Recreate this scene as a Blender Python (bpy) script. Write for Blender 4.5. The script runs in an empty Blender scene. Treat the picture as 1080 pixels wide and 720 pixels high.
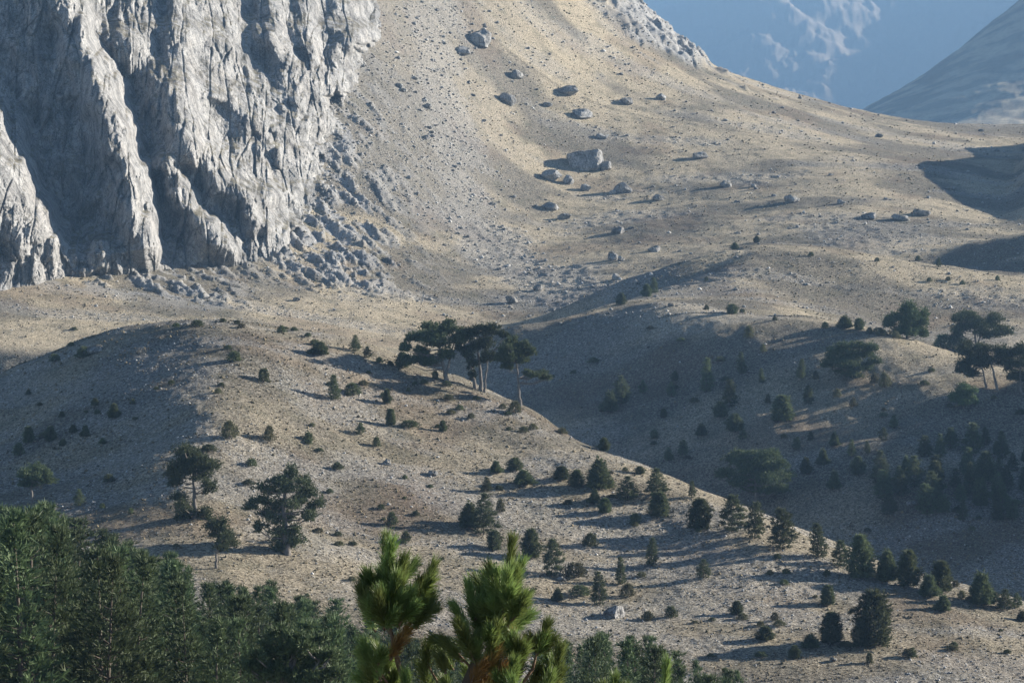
import bpy, bmesh, math, random
import numpy as np
from mathutils import Vector, Matrix

# ------------------------------------------------------------------ camera, sky, sun, exposure
SC = bpy.context.scene
COL = SC.collection
F = 2778.0                       # focal length in photo pixels (1080 wide)
PITCH = math.atan(140.0 / F)     # the camera looks a little uphill
SUN_EL, SUN_AZ = 18.5, 20.0      # sun: height above the horizon; how far behind the scene's right-hand side

cam_d = bpy.data.cameras.new('camera')
cam_d.sensor_width = 36.0
cam_d.lens = 36.0 * F / 1080.0
cam_d.clip_start, cam_d.clip_end = 0.5, 30000
cam = bpy.data.objects.new('camera', cam_d)
cam.rotation_euler = (math.pi / 2 + PITCH, 0, 0)
COL.objects.link(cam)
SC.camera = cam

w = bpy.data.worlds.new('World')
SC.world = w
w.use_nodes = True
nt = w.node_tree
sky = nt.nodes.new('ShaderNodeTexSky')
sky.sky_type = 'NISHITA'
sky.sun_disc = False
sky.sun_elevation = math.radians(SUN_EL)
sky.altitude = 1600
sky.air_density = 0.55
sky.dust_density = 0.1
sx, sy = math.cos(math.radians(SUN_AZ)), math.sin(math.radians(SUN_AZ))
sky.sun_rotation = math.atan2(sx, sy)
nt.links.new(sky.outputs[0], nt.nodes['Background'].inputs[0])
nt.nodes['Background'].inputs[1].default_value = 0.05

sun_d = bpy.data.lights.new('sun', 'SUN')
sun_d.energy = 5.0
sun_d.angle = math.radians(0.5)
sun_d.color = (1.0, 0.925, 0.81)
sun = bpy.data.objects.new('sun', sun_d)
ce, se = math.cos(math.radians(SUN_EL)), math.sin(math.radians(SUN_EL))
SUNV = np.array([sx * ce, sy * ce, se])
sun.rotation_euler = Vector(SUNV).to_track_quat('Z', 'Y').to_euler()
sun.location = (400, 200, 300)
COL.objects.link(sun)

vs = SC.view_settings
vs.view_transform = 'Standard'
vs.look = 'None'
vs.gamma = 1.0
vs.use_curve_mapping = False
vs.exposure = 1.86
SC.render.engine = 'CYCLES'
cy = SC.cycles
cy.max_bounces = 4
cy.diffuse_bounces = 2
cy.glossy_bounces = 1
cy.transmission_bounces = 2
cy.transparent_max_bounces = 8
cy.volume_bounces = 0
cy.use_denoising = True
cy.use_adaptive_sampling = False
cy.sample_clamp_indirect = 4.0

# ------------------------------------------------------------------ noise
def _hash(ix, iy, iz, seed):
    h = (ix.astype(np.int64) * 374761393 + iy.astype(np.int64) * 668265263 + iz.astype(np.int64) * 2147483647 + seed * 1274126177) & 0xFFFFFFFF
    h = ((h ^ (h >> 13)) * 1274126177) & 0xFFFFFFFF
    return (h ^ (h >> 16)) & 0xFFFFFFFF
_ga = np.random.RandomState(5).normal(size=(256, 3))
_ga = (_ga / np.linalg.norm(_ga, axis=1)[:, None]).astype(np.float32)
def perlin3(x, y, z, seed=0):
    x0, y0, z0 = np.floor(x), np.floor(y), np.floor(z)
    fx, fy, fz = (x - x0).astype(np.float32), (y - y0).astype(np.float32), (z - z0).astype(np.float32)
    sm = lambda t: t * t * t * (t * (t * 6 - 15) + 10)
    ux, uy, uz = sm(fx), sm(fy), sm(fz)
    r = 0
    for dx in (0, 1):
        for dy in (0, 1):
            for dz in (0, 1):
                g = _ga[_hash(x0 + dx, y0 + dy, z0 + dz, seed) & 255]
                d = g[..., 0] * (fx - dx) + g[..., 1] * (fy - dy) + g[..., 2] * (fz - dz)
                r = r + d * (ux if dx else 1 - ux) * (uy if dy else 1 - uy) * (uz if dz else 1 - uz)
    return r * 1.5
_g2 = np.stack([np.cos(np.arange(256) * 2 * np.pi / 256), np.sin(np.arange(256) * 2 * np.pi / 256)], 1).astype(np.float32)
def perlin2(x, y, seed=0):
    x0, y0 = np.floor(x), np.floor(y)
    fx, fy = (x - x0).astype(np.float32), (y - y0).astype(np.float32)
    sm = lambda t: t * t * t * (t * (t * 6 - 15) + 10)
    ux, uy = sm(fx), sm(fy)
    zz = np.zeros_like(x0)
    r = 0
    for dx in (0, 1):
        for dy in (0, 1):
            g = _g2[_hash(x0 + dx, y0 + dy, zz, seed) & 255]
            d = g[..., 0] * (fx - dx) + g[..., 1] * (fy - dy)
            r = r + d * (ux if dx else 1 - ux) * (uy if dy else 1 - uy)
    return r * 1.5
def fbm2(x, y, scale, octs=4, seed=0, gain=0.5):
    r, a, f = 0, 1.0, 1.0 / scale
    for o in range(octs):
        r = r + a * perlin2(x * f + 17.3 * o, y * f - 9.1 * o, seed + o)
        a *= gain; f *= 2.03
    return r
def fbm3(x, y, z, scale, octs=4, seed=0, gain=0.5, ridged=False):
    r, a, f = 0, 1.0, 1.0 / scale
    for o in range(octs):
        n = perlin3(x * f + 17.3 * o, y * f - 9.1 * o, z * f + 3.7 * o, seed + o)
        r = r + a * ((1 - 2 * np.abs(n)) if ridged else n)
        a *= gain; f *= 2.03
    return r
def facets(x, y, scale, seed, tilt=0.5, off=0.35, joint=False):
    """broken-rock relief: every Voronoi cell is a tilted flat face with its own offset; returns height in units of scale"""
    X, Y = x / scale, y / scale
    x0, y0 = np.floor(X), np.floor(Y)
    best = np.full(X.shape, 1e9); best2 = best.copy(); h = np.zeros(X.shape)
    zz = np.zeros_like(x0)
    for dx in (-1, 0, 1):
        for dy in (-1, 0, 1):
            k = _hash(x0 + dx, y0 + dy, zz, seed)
            cx = x0 + dx + ((k & 255) / 255.0); cyy = y0 + dy + (((k >> 8) & 255) / 255.0)
            d = (X - cx) ** 2 + (Y - cyy) ** 2
            gx = (((k >> 16) & 255) / 255.0 - 0.5) * 2 * tilt; gy = (((k >> 20) & 255) / 255.0 - 0.5) * 2 * tilt
            v = gx * (X - cx) + gy * (Y - cyy) + (((k >> 24) & 255) / 255.0 - 0.5) * 2 * off
            m = d < best
            best2 = np.where(m, best, np.minimum(best2, d)); best = np.where(m, d, best); h = np.where(m, v, h)
    return (h, np.sqrt(best2) - np.sqrt(best)) if joint else h
def smooth(a, b, x):
    t = np.clip((x - a) / (b - a), 0, 1)
    return t * t * (3 - 2 * t)

# ------------------------------------------------------------------ lens geometry: photo pixel -> slopes x/y and z/y
def slopes(u, v):
    a, b = (np.asarray(u, float) - 540) / F, (360 - np.asarray(v, float)) / F
    den = math.cos(PITCH) - b * math.sin(PITCH)
    return a / den, (math.sin(PITCH) + b * math.cos(PITCH)) / den

# ------------------------------------------------------------------ thin plate interpolation
def tps(P, val, smoothing=0.0):
    P = np.asarray(P, float); n = len(P)
    d = np.linalg.norm(P[:, None] - P[None], axis=2)
    K = np.where(d > 0, d * d * np.log(d + 1e-12), 0) + smoothing * np.eye(n)
    A = np.zeros((n + 3, n + 3)); A[:n, :n] = K
    A[:n, n] = 1; A[:n, n + 1:] = P; A[n, :n] = 1; A[n + 1:, :n] = P.T
    s = np.linalg.solve(A, np.concatenate([np.asarray(val, float), np.zeros(3)]))
    def f(X, Y):
        sh = X.shape; X = X.ravel(); Y = Y.ravel()
        r = s[n] + s[n + 1] * X + s[n + 2] * Y
        for i in range(n):
            q = (X - P[i, 0]) ** 2 + (Y - P[i, 1]) ** 2
            r = r + s[i] * 0.5 * q * np.log(q + 1e-20)
        return r.reshape(sh)
    return f
KD = 6.0
class Layer:
    """one hill: slopes z/y given at (photo u, v, distance y) control points"""
    def __init__(self, rows, dmin, dmax, back=None, fall=0.5, warp=0):
        pts = []
        for u, vd in rows.items():
            for v, d in vd: pts.append((u, v, d))
            if back:
                v, d = vd[0]
                for dv, dd in back: pts.append((u, v + dv, d + dd))
        pts = np.array(pts, float)
        tx, tz = slopes(pts[:, 0], pts[:, 1])
        self.f = tps(np.stack([tx * F / 300, KD * np.log(pts[:, 2])], 1), tz)
        self.dmin, self.dmax, self.fall, self.warp = dmin, dmax, fall, warp
        self.umin, self.umax = pts[:, 0].min(), pts[:, 0].max()
    def __call__(self, tx, y):
        uu = np.clip(tx * F + 540, self.umin - 150, self.umax + 150)
        yy = np.clip(y, self.dmin, self.dmax)
        if self.warp: uu = uu + self.warp * fbm2(tx * y, y, 45, 3, 301)
        e = self.f((uu - 540) / 300, KD * np.log(yy))
        z = e * yy
        # beyond its own range the hill falls away
        return z - 0.5 * np.maximum(y - self.dmax, 0) - self.fall * np.maximum(self.dmin - y, 0)

NEAR_HILL = Layer({
    -260: [(480, 480), (580, 400), (700, 320)],
    -100: [(420, 495), (500, 425), (620, 335), (720, 275)],
    0: [(395, 505), (465, 442), (525, 400), (620, 337), (720, 276)],
    110: [(362, 495), (430, 440), (500, 400), (600, 346), (710, 288)],
    180: [(345, 485), (390, 447), (448, 416), (535, 376), (640, 330), (720, 289)],
    225: [(338, 483), (381, 447), (440, 415), (510, 384), (590, 352), (655, 325), (720, 292)],
    280: [(344, 485), (392, 448), (450, 418), (520, 386), (600, 353), (670, 324), (720, 297)],
    330: [(354, 484), (420, 446), (500, 405), (580, 366), (660, 330), (720, 304)],
    440: [(392, 478), (450, 446), (520, 406), (600, 370), (680, 336), (720, 318)],
    550: [(434, 464), (480, 437), (540, 408), (600, 378), (680, 342), (720, 325)],
    660: [(481, 442), (520, 420), (570, 402), (640, 366), (720, 331)],
    780: [(533, 420), (570, 398), (620, 377), (680, 350), (720, 334)],
    900: [(584, 402), (620, 384), (670, 357), (720, 338)],
    1000: [(622, 392), (660, 368), (720, 342)],
    1080: [(646, 385), (690, 360), (720, 346)],
    1250: [(705, 380), (760, 350)],
    1500: [(800, 380), (860, 340)],
}, 180, 640, back=[(12, 45), (62, 110)], warp=34)

MID_RIDGE = Layer({
    330: [(425, 720), (560, 640)],
    450: [(388, 722), (430, 694), (520, 640)],
    540: [(349, 722), (400, 687), (460, 657), (540, 618)],
    620: [(333, 715), (352, 698), (390, 676), (460, 643), (560, 597)],
    700: [(321, 706), (342, 686), (380, 666), (460, 627), (560, 583)],
    780: [(327, 694), (347, 674), (380, 655), (460, 614), (560, 570), (620, 544)],
    850: [(338, 680), (356, 663), (385, 645), (460, 604), (560, 561), (620, 534)],
    900: [(347, 670), (390, 638), (460, 600), (560, 555), (640, 520)],
    960: [(360, 656), (400, 628), (470, 586), (560, 548), (640, 515)],
    1010: [(376, 645), (420, 614), (480, 582), (560, 545), (640, 512)],
    1080: [(396, 632), (440, 604), (500, 574), (560, 545), (640, 512)],
    1180: [(385, 630), (450, 590), (540, 552), (640, 510)],
    1320: [(338, 650), (400, 605), (500, 550), (640, 500)],  # from here on an unseen rise, added to throw shade onto the right flank
    1480: [(258, 660), (315, 600), (450, 545), (620, 500)],
    1800: [(160, 700), (280, 600), (460, 520)],
}, 470, 860, back=[(9, 35), (40, 100)], warp=26)

BACK_RIDGE = Layer({
    480: [(392, 730), (430, 690)],
    540: [(356, 738), (392, 700)],
    590: [(338, 745), (375, 705)],
    640: [(321, 775), (333, 742), (370, 705)],
    700: [(304, 812), (320, 762), (345, 712)],
    740: [(288, 842), (305, 795), (330, 740)],
    775: [(263, 868), (290, 812), (328, 742)],
    830: [(257, 868), (290, 816), (332, 748)],
    870: [(261, 860), (300, 812), (342, 748)],
    900: [(266, 852), (300, 812), (347, 746)],
    1000: [(284, 842), (325, 798), (370, 740)],
    1080: [(299, 832), (335, 790), (385, 725)],
    1200: [(320, 820), (375, 750)],
    1400: [(300, 815), (370, 745)],
    1800: [(260, 850), (370, 760)],
}, 640, 1010, back=[(8, 45), (45, 120)])

class Spur:
    """a sharp-crested spur: crest (u, v, distance), straight flanks before and behind it"""
    def __init__(self, crest, front, back):
        c = np.array(crest, float); tx, tz = slopes(c[:, 0], c[:, 1])
        self.u, self.d, self.z = tx * F + 540, c[:, 2], tz * c[:, 2]
        self.front, self.back = front, back
    def __call__(self, tx, y):
        uu = tx * F + 540
        d = np.interp(uu, self.u, self.d); z = np.interp(uu, self.u, self.z)
        z = z - 0.35 * (np.maximum(self.u[0] - uu, 0) + np.maximum(uu - self.u[-1], 0))
        q = y - d
        return z - self.back * (np.sqrt(np.maximum(q, 0) ** 2 + 4) - 2) - self.front * (np.sqrt(np.maximum(-q, 0) ** 2 + 4) - 2)
REAR_SPUR = Spur([(440, 396, 836), (480, 375, 837), (515, 358, 838), (545, 345, 838), (570, 334, 838), (600, 320, 838), (640, 302, 838), (670, 291, 840), (700, 281, 842), (735, 271, 846), (772, 263, 852), (800, 272, 852), (850, 296, 850)], 0.72, 0.45)

RIGHT_KNOLL = Layer({
    860: [(315, 900), (330, 870)],
    940: [(286, 925), (310, 880)],
    985: [(268, 932), (290, 893), (312, 855)],
    1030: [(256, 920), (275, 888), (305, 848)],
    1080: [(246, 908), (280, 868), (310, 835)],
    1200: [(222, 900), (300, 830)],
    1500: [(200, 920), (290, 830)],
    1800: [(170, 920), (290, 830)],
}, 820, 1080, back=[(9, 35), (50, 100)])

BIG_SLOPE = Layer({
    -400: [(470, 520), (400, 620), (300, 740), (100, 880), (-150, 1080)],
    -150: [(430, 600), (370, 690), (305, 755), (150, 870), (0, 985), (-150, 1120)],
    0: [(400, 662), (350, 726), (305, 778), (200, 862), (50, 980), (-100, 1110)],
    200: [(350, 748), (310, 812), (280, 852), (150, 960), (0, 1085), (-110, 1200)],
    380: [(375, 745), (330, 826), (300, 872), (260, 920), (150, 1012), (50, 1090), (0, 1130), (-100, 1226)],
    540: [(352, 826), (320, 876), (290, 930), (220, 1045), (120, 1150), (0, 1250), (-75, 1345)],
    650: [(325, 850), (298, 900), (280, 935), (240, 1018), (180, 1122), (80, 1245), (5, 1345), (-10, 1430)],
    740: [(275, 930), (260, 960), (240, 1004), (190, 1108), (120, 1220), (63, 1385), (95, 1520)],
    820: [(250, 968), (190, 1100), (130, 1235), (92, 1412), (125, 1560)],
    900: [(238, 985), (190, 1100), (145, 1246), (116, 1430), (145, 1580)],
    1000: [(222, 1040), (180, 1150), (150, 1290), (131, 1450), (155, 1600)],
    1060: [(215, 1080), (180, 1180), (150, 1310), (132, 1460), (155, 1610)],
    1200: [(210, 1080), (170, 1200), (132, 1470), (155, 1610)],
    1500: [(200, 1080), (170, 1200), (132, 1470), (155, 1610)],
}, 700, 1750, fall=0.9)

SADDLE_HILL = Layer({
    938: [(285, 1110), (300, 1020)],
    1018: [(252, 1130), (270, 1050)],
    1058: [(206, 1140), (222, 1082), (232, 1030)],
    1080: [(164, 1190), (190, 1110), (218, 1040)],
    1098: [(136, 1250), (163, 1150), (188, 1090), (216, 1030)],
    1128: [(121, 1200), (150, 1135), (180, 1085), (214, 1026)],
    1220: [(108, 1190), (150, 1100), (205, 1030)],
    1360: [(118, 1190), (200, 1030)],
    1760: [(125, 1200), (190, 1030)],
}, 990, 1480, back=[(10, 50), (60, 150)])

FAR_RIGHT = Layer({
    800: [(150, 3450), (200, 3150)],
    910: [(112, 3630), (135, 3375), (160, 3075)],
    960: [(86, 3720), (115, 3450), (150, 3075)],
    1010: [(52, 3810), (90, 3495), (150, 3075)],
    1050: [(22, 3900), (70, 3570), (150, 3075)],
    1080: [(0, 3960), (60, 3570), (150, 3075)],
    1200: [(-90, 4200), (20, 3600), (150, 3075)],
    1500: [(-220, 4350), (-20, 3600), (150, 3075)],
}, 3000, 5000, back=[(15, 180), (60, 480)])

FAR_WALL = Layer({
    -500: [(-30, 7900), (60, 7600), (160, 7330)],
    500: [(-30, 7900), (60, 7600), (160, 7330)],
    680: [(-32, 7900), (10, 7740), (80, 7540), (150, 7350)],
    800: [(-35, 7880), (15, 7640), (85, 7500), (150, 7330)],
    900: [(-30, 7900), (0, 7760), (95, 7540), (150, 7350)],
    1000: [(-30, 7950), (10, 7800), (100, 7590), (150, 7400)],
    1100: [(-30, 7950), (20, 7780), (150, 7400)],
    1700: [(-30, 7950), (20, 7780), (150, 7400)],
}, 7250, 7980)

def near_ground(tx, y):
    x = tx * y
    z = np.interp(y, [0, 3, 10, 25, 60, 120, 200, 260, 330, 420], [-1.7, -2.1, -4.2, -7.5, -13.5, -19.5, -23.5, -27, -34, -60])
    u = tx * F + 540
    z = z + smooth(60, 170, y) * (smooth(480, 60, u) * 5.0 - smooth(560, 900, u) * 1.5)
    return z

def smax(a, b, k):
    m = np.maximum(a, b); d = np.abs(a - b)
    return m + np.maximum(k - d, 0) ** 2 / (4 * k)

def base_height(tx, y):
    z = near_ground(tx, y)
    far = np.where(y > 420, -40.0 + 0.03 * (y - 420), -60)
    z = np.maximum(z, far)
    for L, k in ((NEAR_HILL, 3.0), (MID_RIDGE, 4.0), (BACK_RIDGE, 4.0), (REAR_SPUR, 1.2), (RIGHT_KNOLL, 4.0), (BIG_SLOPE, 6.0), (SADDLE_HILL, 5.0), (FAR_RIGHT, 20.0), (FAR_WALL, 30.0)):
        z = smax(z, L(tx, y), k)
    return z

# ------------------------------------------------------------------ the ground sheet
def stack(*segs):
    r = []
    for a, b, st in segs: r.append(np.arange(a, b, st))
    return np.concatenate(r)
YS = np.concatenate([np.geomspace(1.0, 100, 70)[:-1], stack((100, 255, 2.5), (255, 540, 0.62), (540, 700, 0.9), (700, 860, 0.9), (860, 1200, 1.3), (1200, 1500, 2.0), (1500, 3000, 25), (3000, 4100, 10), (4100, 7000, 100), (7000, 8080, 7), (8080, 8700, 100))])
US = stack((-1100, -260, 30), (-260, -20, 8), (-20, 1100, 1.5), (1100, 1400, 8), (1400, 2300, 30))
TX = (US - 540) / F
GX, GY = np.meshgrid(TX, YS)
WX = GX * GY
# base heights on a coarser net, then refined
ci = np.unique(np.concatenate([np.arange(0, len(US), 6), [len(US) - 1]])); ri = np.unique(np.concatenate([np.arange(0, len(YS), 4), [len(YS) - 1]]))
Zc = base_height(GX[np.ix_(ri, ci)], GY[np.ix_(ri, ci)])
tmp = np.stack([np.interp(np.arange(len(US)), ci, Zc[i]) for i in range(len(ri))])
Z0 = np.stack([np.interp(np.arange(len(YS)), ri, tmp[:, j]) for j in range(len(US))], 1)

def blob(u, v, y, ru, ry, n=1.0):
    """a soft patch round a place on the slope, in (azimuth, distance)"""
    return lambda U, Y: n * np.exp(-((U - u) / ru) ** 2 - ((Y - y) / ry) ** 2)
UU = GX * F + 540
wf = fbm2(WX, GY, 90, 3, 11)
# where bare rock breaks through the slope below and beside the cliffs
env = np.exp(-((UU - 345 + 0.10 * (GY - 900)) / 85) ** 2) * smooth(838, 880, GY) * smooth(1150, 1000, GY)
env2 = smooth(300, 200, UU) * smooth(775, 815, GY) * smooth(1000, 900, GY)
n_out = fbm2(WX * 1.0 + 0.4 * GY, GY * 0.8, 9, 4, 21, 0.6)
rock = smooth(-0.05, 0.40, (n_out + 0.15 + 0.4 * fbm2(WX, GY, 40, 2, 23))) * np.clip(1.15 * env + 0.9 * env2, 0, 1)
rock = np.maximum(rock, smooth(0.2, 0.6, np.exp(-((UU - 690) / 60) ** 2) * smooth(1290, 1340, GY) * smooth(1450, 1390, GY) + 0.3 * fbm2(WX, GY, 25, 3, 31)) * smooth(1250, 1300, GY) * (GY < 1480))
# grey scree ribbons
rib = np.interp(GY, [820, 900, 980, 1060, 1160, 1300], [650, 600, 515, 480, 455, 440])
scree = smooth(0.25, 0.8, np.exp(-((UU - rib) / (42 + 34 * smooth(1050, 900, GY))) ** 2) * smooth(800, 860, GY) * smooth(1500, 1250, GY) + 0.45 * fbm2(WX, GY, 28, 4, 41))
scree = np.maximum(scree, smooth(0.12, 0.5, fbm2(WX * 0.7, GY * 1.6, 60, 4, 43) - 0.04) * 0.6 * (GY > 560) * (GY < 1600))
# stony ground on the near hill
stony = smooth(-0.25, 0.35, fbm2(WX, GY * 1.5, 26, 4, 51) + 0.5 * np.exp(-((UU - 720) / 190) ** 2 - ((GY - 385) / 22) ** 2) - 0.28 * np.exp(-((GY - (478 - (UU - 440) * 0.17)) / 14) ** 2)) * (GY < 560)
straw = (0.6 + 0.4 * smooth(600, 720, GY)) * smooth(-0.25, 0.35, fbm2(WX, GY * 1.4, 70, 4, 61) + 0.35 * np.exp(-((UU - 330) / 260) ** 2 - ((GY - 790) / 70) ** 2) + 0.3 * np.exp(-((UU - 760) / 190) ** 2 - ((GY - 1200) / 150) ** 2))  # straw patches; far slope kept paler to stand in for stronger sun there
straw *= 1 - 0.75 * smooth(600, 430, UU) * smooth(930, 1010, GY) * (GY < 1700)
scree = np.maximum(scree, 0.45 * smooth(600, 430, UU) * smooth(930, 1010, GY) * (GY < 1700))
brown = np.clip(np.exp(-((UU - 440) / 40) ** 2 - ((GY - 405) / 14) ** 2) + smooth(0.25, 0.6, fbm2(WX, GY, 40, 3, 71)) * 0.5, 0, 1)

Z = Z0.copy()
near_fade = smooth(60, 260, GY) * (1 - 0.8 * np.exp(-((UU - 640) / 150) ** 4) * smooth(760, 790, GY) * smooth(885, 850, GY))
hillz = np.clip(GY / 500, 0.5, 1.2) - 0.45 * smooth(640, 760, GY)
Z += near_fade * (GY < 3000) * (fbm2(WX, GY, 55, 2, 1) * 0.9 * hillz + fbm2(WX, GY, 17, 3, 2) * 0.42 * hillz + fbm2(WX, GY, 4.5, 3, 3) * 0.12)
Z += near_fade * (GY < 900) * fbm2(WX, GY, 1.6, 2, 4) * 0.07 * (0.5 + stony)
m = (GY > 800) & (GY < 1700)
zz = Z0[m]
Z[m] += (rock[m] * (facets(WX[m] + 0.5 * GY[m], GY[m] * 0.35, 3.4, 81, 0.7, 0.35) * 1.5 + facets(WX[m], GY[m] * 0.6, 1.5, 83, 0.7, 0.35) * 0.9 + (1 - 2.2 * np.abs(perlin2((WX[m] + 0.55 * GY[m]) / 9, (GY[m] - 0.9 * WX[m]) / 34, 87))) * 1.5 + 0.4)
        + rock[m] * smooth(1240, 1300, GY[m]) * (2.5 + facets(WX[m], GY[m] * 0.5, 7.0, 89, 0.8, 0.4) * 4.5) + scree[m] * fbm2(WX[m], GY[m], 5, 3, 85) * 0.55)
m = GY > 2500
wall = smooth(6900, 7350, GY[m])
Z[m] += smooth(2500, 3100, GY[m]) * (fbm3(WX[m], GY[m], Z0[m], 190, 5, 91, 0.58, True) * (4 + 7 * wall) + fbm3(WX[m], GY[m], Z0[m], 70, 4, 97, 0.6) * 9 * wall + fbm2(WX[m], GY[m], 700, 3, 93) * 14) + wall * (fbm3(WX[m] * 1.2, GY[m] * 0.8, Z0[m], 1000, 4, 95, 0.42, True) * 34 + fbm3(WX[m], GY[m], Z0[m], 240, 4, 99, 0.5, True) * 20)

NR, NC = Z.shape
def bilinear(A, x, y):
    x = np.asarray(x, float); y = np.asarray(y, float)
    u = np.clip(x / y * F + 540, US[0], US[-1] - 1e-6); yy = np.clip(y, YS[0], YS[-1] - 1e-6)
    j = np.clip(np.searchsorted(US, u, 'right') - 1, 0, NC - 2); i = np.clip(np.searchsorted(YS, yy, 'right') - 1, 0, NR - 2)
    a = (u - US[j]) / (US[j + 1] - US[j]); b = (yy - YS[i]) / (YS[i + 1] - YS[i])
    return (A[i, j] * (1 - a) + A[i, j + 1] * a) * (1 - b) + (A[i + 1, j] * (1 - a) + A[i + 1, j + 1] * a) * b
def ground(x, y): return bilinear(Z, x, y)

# elevation slope of the ground along every column, to find which place a line of sight meets
EZ = Z / GY
def place(u, v, ymin=0.0):
    """first ground that the line of sight through photo pixel (u, v) meets beyond ymin"""
    tx, tz = slopes(u, v)
    j = int(np.clip(np.searchsorted(US, tx * F + 540) , 0, NC - 1))
    e = EZ[:, j]
    k = np.nonzero((e >= tz) & (YS > ymin))[0]
    if len(k) == 0: return None
    i = k[0]
    if i > 0 and YS[i - 1] > ymin:
        t = (tz - e[i - 1]) / max(e[i] - e[i - 1], 1e-9); t = min(max(t, 0), 1)
        y = YS[i - 1] + t * (YS[i] - YS[i - 1])
    else: y = YS[i]
    x = tx * y
    return np.array([x, y, float(ground(x, y))])

def grid_mesh(name, X, Y, Zv):
    nr, nc = X.shape
    me = bpy.data.meshes.new(name)
    co = np.stack([X, Y, Zv], -1).reshape(-1, 3).astype(np.float32)
    idx = np.arange(nr * nc).reshape(nr, nc)
    q = np.stack([idx[:-1, :-1], idx[:-1, 1:], idx[1:, 1:], idx[1:, :-1]], -1).reshape(-1, 4)
    me.vertices.add(len(co)); me.vertices.foreach_set('co', co.ravel())
    me.loops.add(q.size); me.loops.foreach_set('vertex_index', q.ravel().astype(np.int32))
    me.polygons.add(len(q)); me.polygons.foreach_set('loop_start', (np.arange(len(q)) * 4).astype(np.int32))
    me.polygons.foreach_set('use_smooth', np.ones(len(q), bool))
    me.update(calc_edges=True)
    return me
def poly_mesh(name, co, faces, n, smooth_=False, mat_idx=None):
    """faces: int array (k, n)"""
    me = bpy.data.meshes.new(name)
    co = np.asarray(co, np.float32); q = np.asarray(faces, np.int32)
    me.vertices.add(len(co)); me.vertices.foreach_set('co', co.ravel())
    me.loops.add(q.size); me.loops.foreach_set('vertex_index', q.ravel())
    me.polygons.add(len(q)); me.polygons.foreach_set('loop_start', (np.arange(len(q)) * n).astype(np.int32))
    if smooth_: me.polygons.foreach_set('use_smooth', np.ones(len(q), bool))
    if mat_idx is not None: me.polygons.foreach_set('material_index', np.asarray(mat_idx, np.int32))
    me.update(calc_edges=True)
    return me
def link(name, me, mat=None, parent=None, loc=None):
    o = bpy.data.objects.new(name, me)
    if mat is not None and len(me.materials) == 0:
        for mm in (mat if isinstance(mat, (list, tuple)) else [mat]): me.materials.append(mm)
    COL.objects.link(o)
    if parent is not None: o.parent = parent
    if loc is not None: o.location = loc
    return o
def tag(o, label=None, cat=None, group=None, kind=None):
    if label: o['label'] = label
    if cat: o['category'] = cat
    if group: o['group'] = group
    if kind: o['kind'] = kind
    return o

# ------------------------------------------------------------------ materials
class NT:
    def __init__(self, name):
        self.m = bpy.data.materials.new(name); self.m.use_nodes = True
        self.t = self.m.node_tree; self.t.nodes.clear()
        self.out = self.n('ShaderNodeOutputMaterial')
    def n(self, k, **kw):
        x = self.t.nodes.new(k)
        for a, b in kw.items(): setattr(x, a, b)
        return x
    def l(self, a, b): self.t.links.new(a, b)
    def noise(self, vec, scale, detail=4, rough=0.55):
        x = self.n('ShaderNodeTexNoise'); x.inputs['Scale'].default_value = scale; x.inputs['Detail'].default_value = detail; x.inputs['Roughness'].default_value = rough
        self.l(vec, x.inputs['Vector']); return x.outputs['Fac']
    def ramp(self, fac, stops):
        x = self.n('ShaderNodeValToRGB'); e = x.color_ramp.elements
        while len(e) < len(stops): e.new(0.5)
        for k, (p, c) in zip(e, stops):
            k.position = p; k.color = (*c, 1) if isinstance(c, tuple) else (c, c, c, 1)
        self.l(fac, x.inputs[0]); return x.outputs[0]
    def mix(self, fac, a, b, mode='MIX'):
        x = self.n('ShaderNodeMix', data_type='RGBA', blend_type=mode)
        for s, val in ((x.inputs[0], fac), (x.inputs[6], a), (x.inputs[7], b)):
            if hasattr(val, 'node'): self.l(val, s)
            elif isinstance(val, tuple): s.default_value = (*val, 1)
            else: s.default_value = val
        return x.outputs[2]
    def math(self, op, a, b=0.0, clamp=False):
        x = self.n('ShaderNodeMath', operation=op, use_clamp=clamp)
        for s, val in ((x.inputs[0], a), (x.inputs[1], b)):
            if hasattr(val, 'node'): self.l(val, s)
            else: s.default_value = val
        return x.outputs[0]
    def bsdf(self, col, rough=0.95, spec=0.1, bump=None, bump_d=0.5, bump_s=0.6):
        p = self.n('ShaderNodeBsdfPrincipled'); p.inputs['Roughness'].default_value = rough; p.inputs['Specular IOR Level'].default_value = spec
        if hasattr(col, 'node'): self.l(col, p.inputs['Base Color'])
        else: p.inputs['Base Color'].default_value = (*col, 1)
        if bump is not None:
            b = self.n('ShaderNodeBump'); b.inputs['Distance'].default_value = bump_d; b.inputs['Strength'].default_value = bump_s
            self.l(bump, b.inputs['Height']); self.l(b.outputs[0], p.inputs['Normal'])
        self.l(p.outputs[0], self.out.inputs[0]); return p
    def pos(self, sx=1, sy=1, sz=1):
        g = self.n('ShaderNodeNewGeometry')
        mp = self.n('ShaderNodeMapping'); mp.inputs['Scale'].default_value = (sx, sy, sz)
        self.l(g.outputs['Position'], mp.inputs[0]); return mp.outputs[0]
    def attr(self, name):
        a = self.n('ShaderNodeAttribute', attribute_name=name)
        s = self.n('ShaderNodeSeparateColor'); self.l(a.outputs['Color'], s.inputs[0])
        return s.outputs[0], s.outputs[1], s.outputs[2], a.outputs['Alpha']

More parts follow.
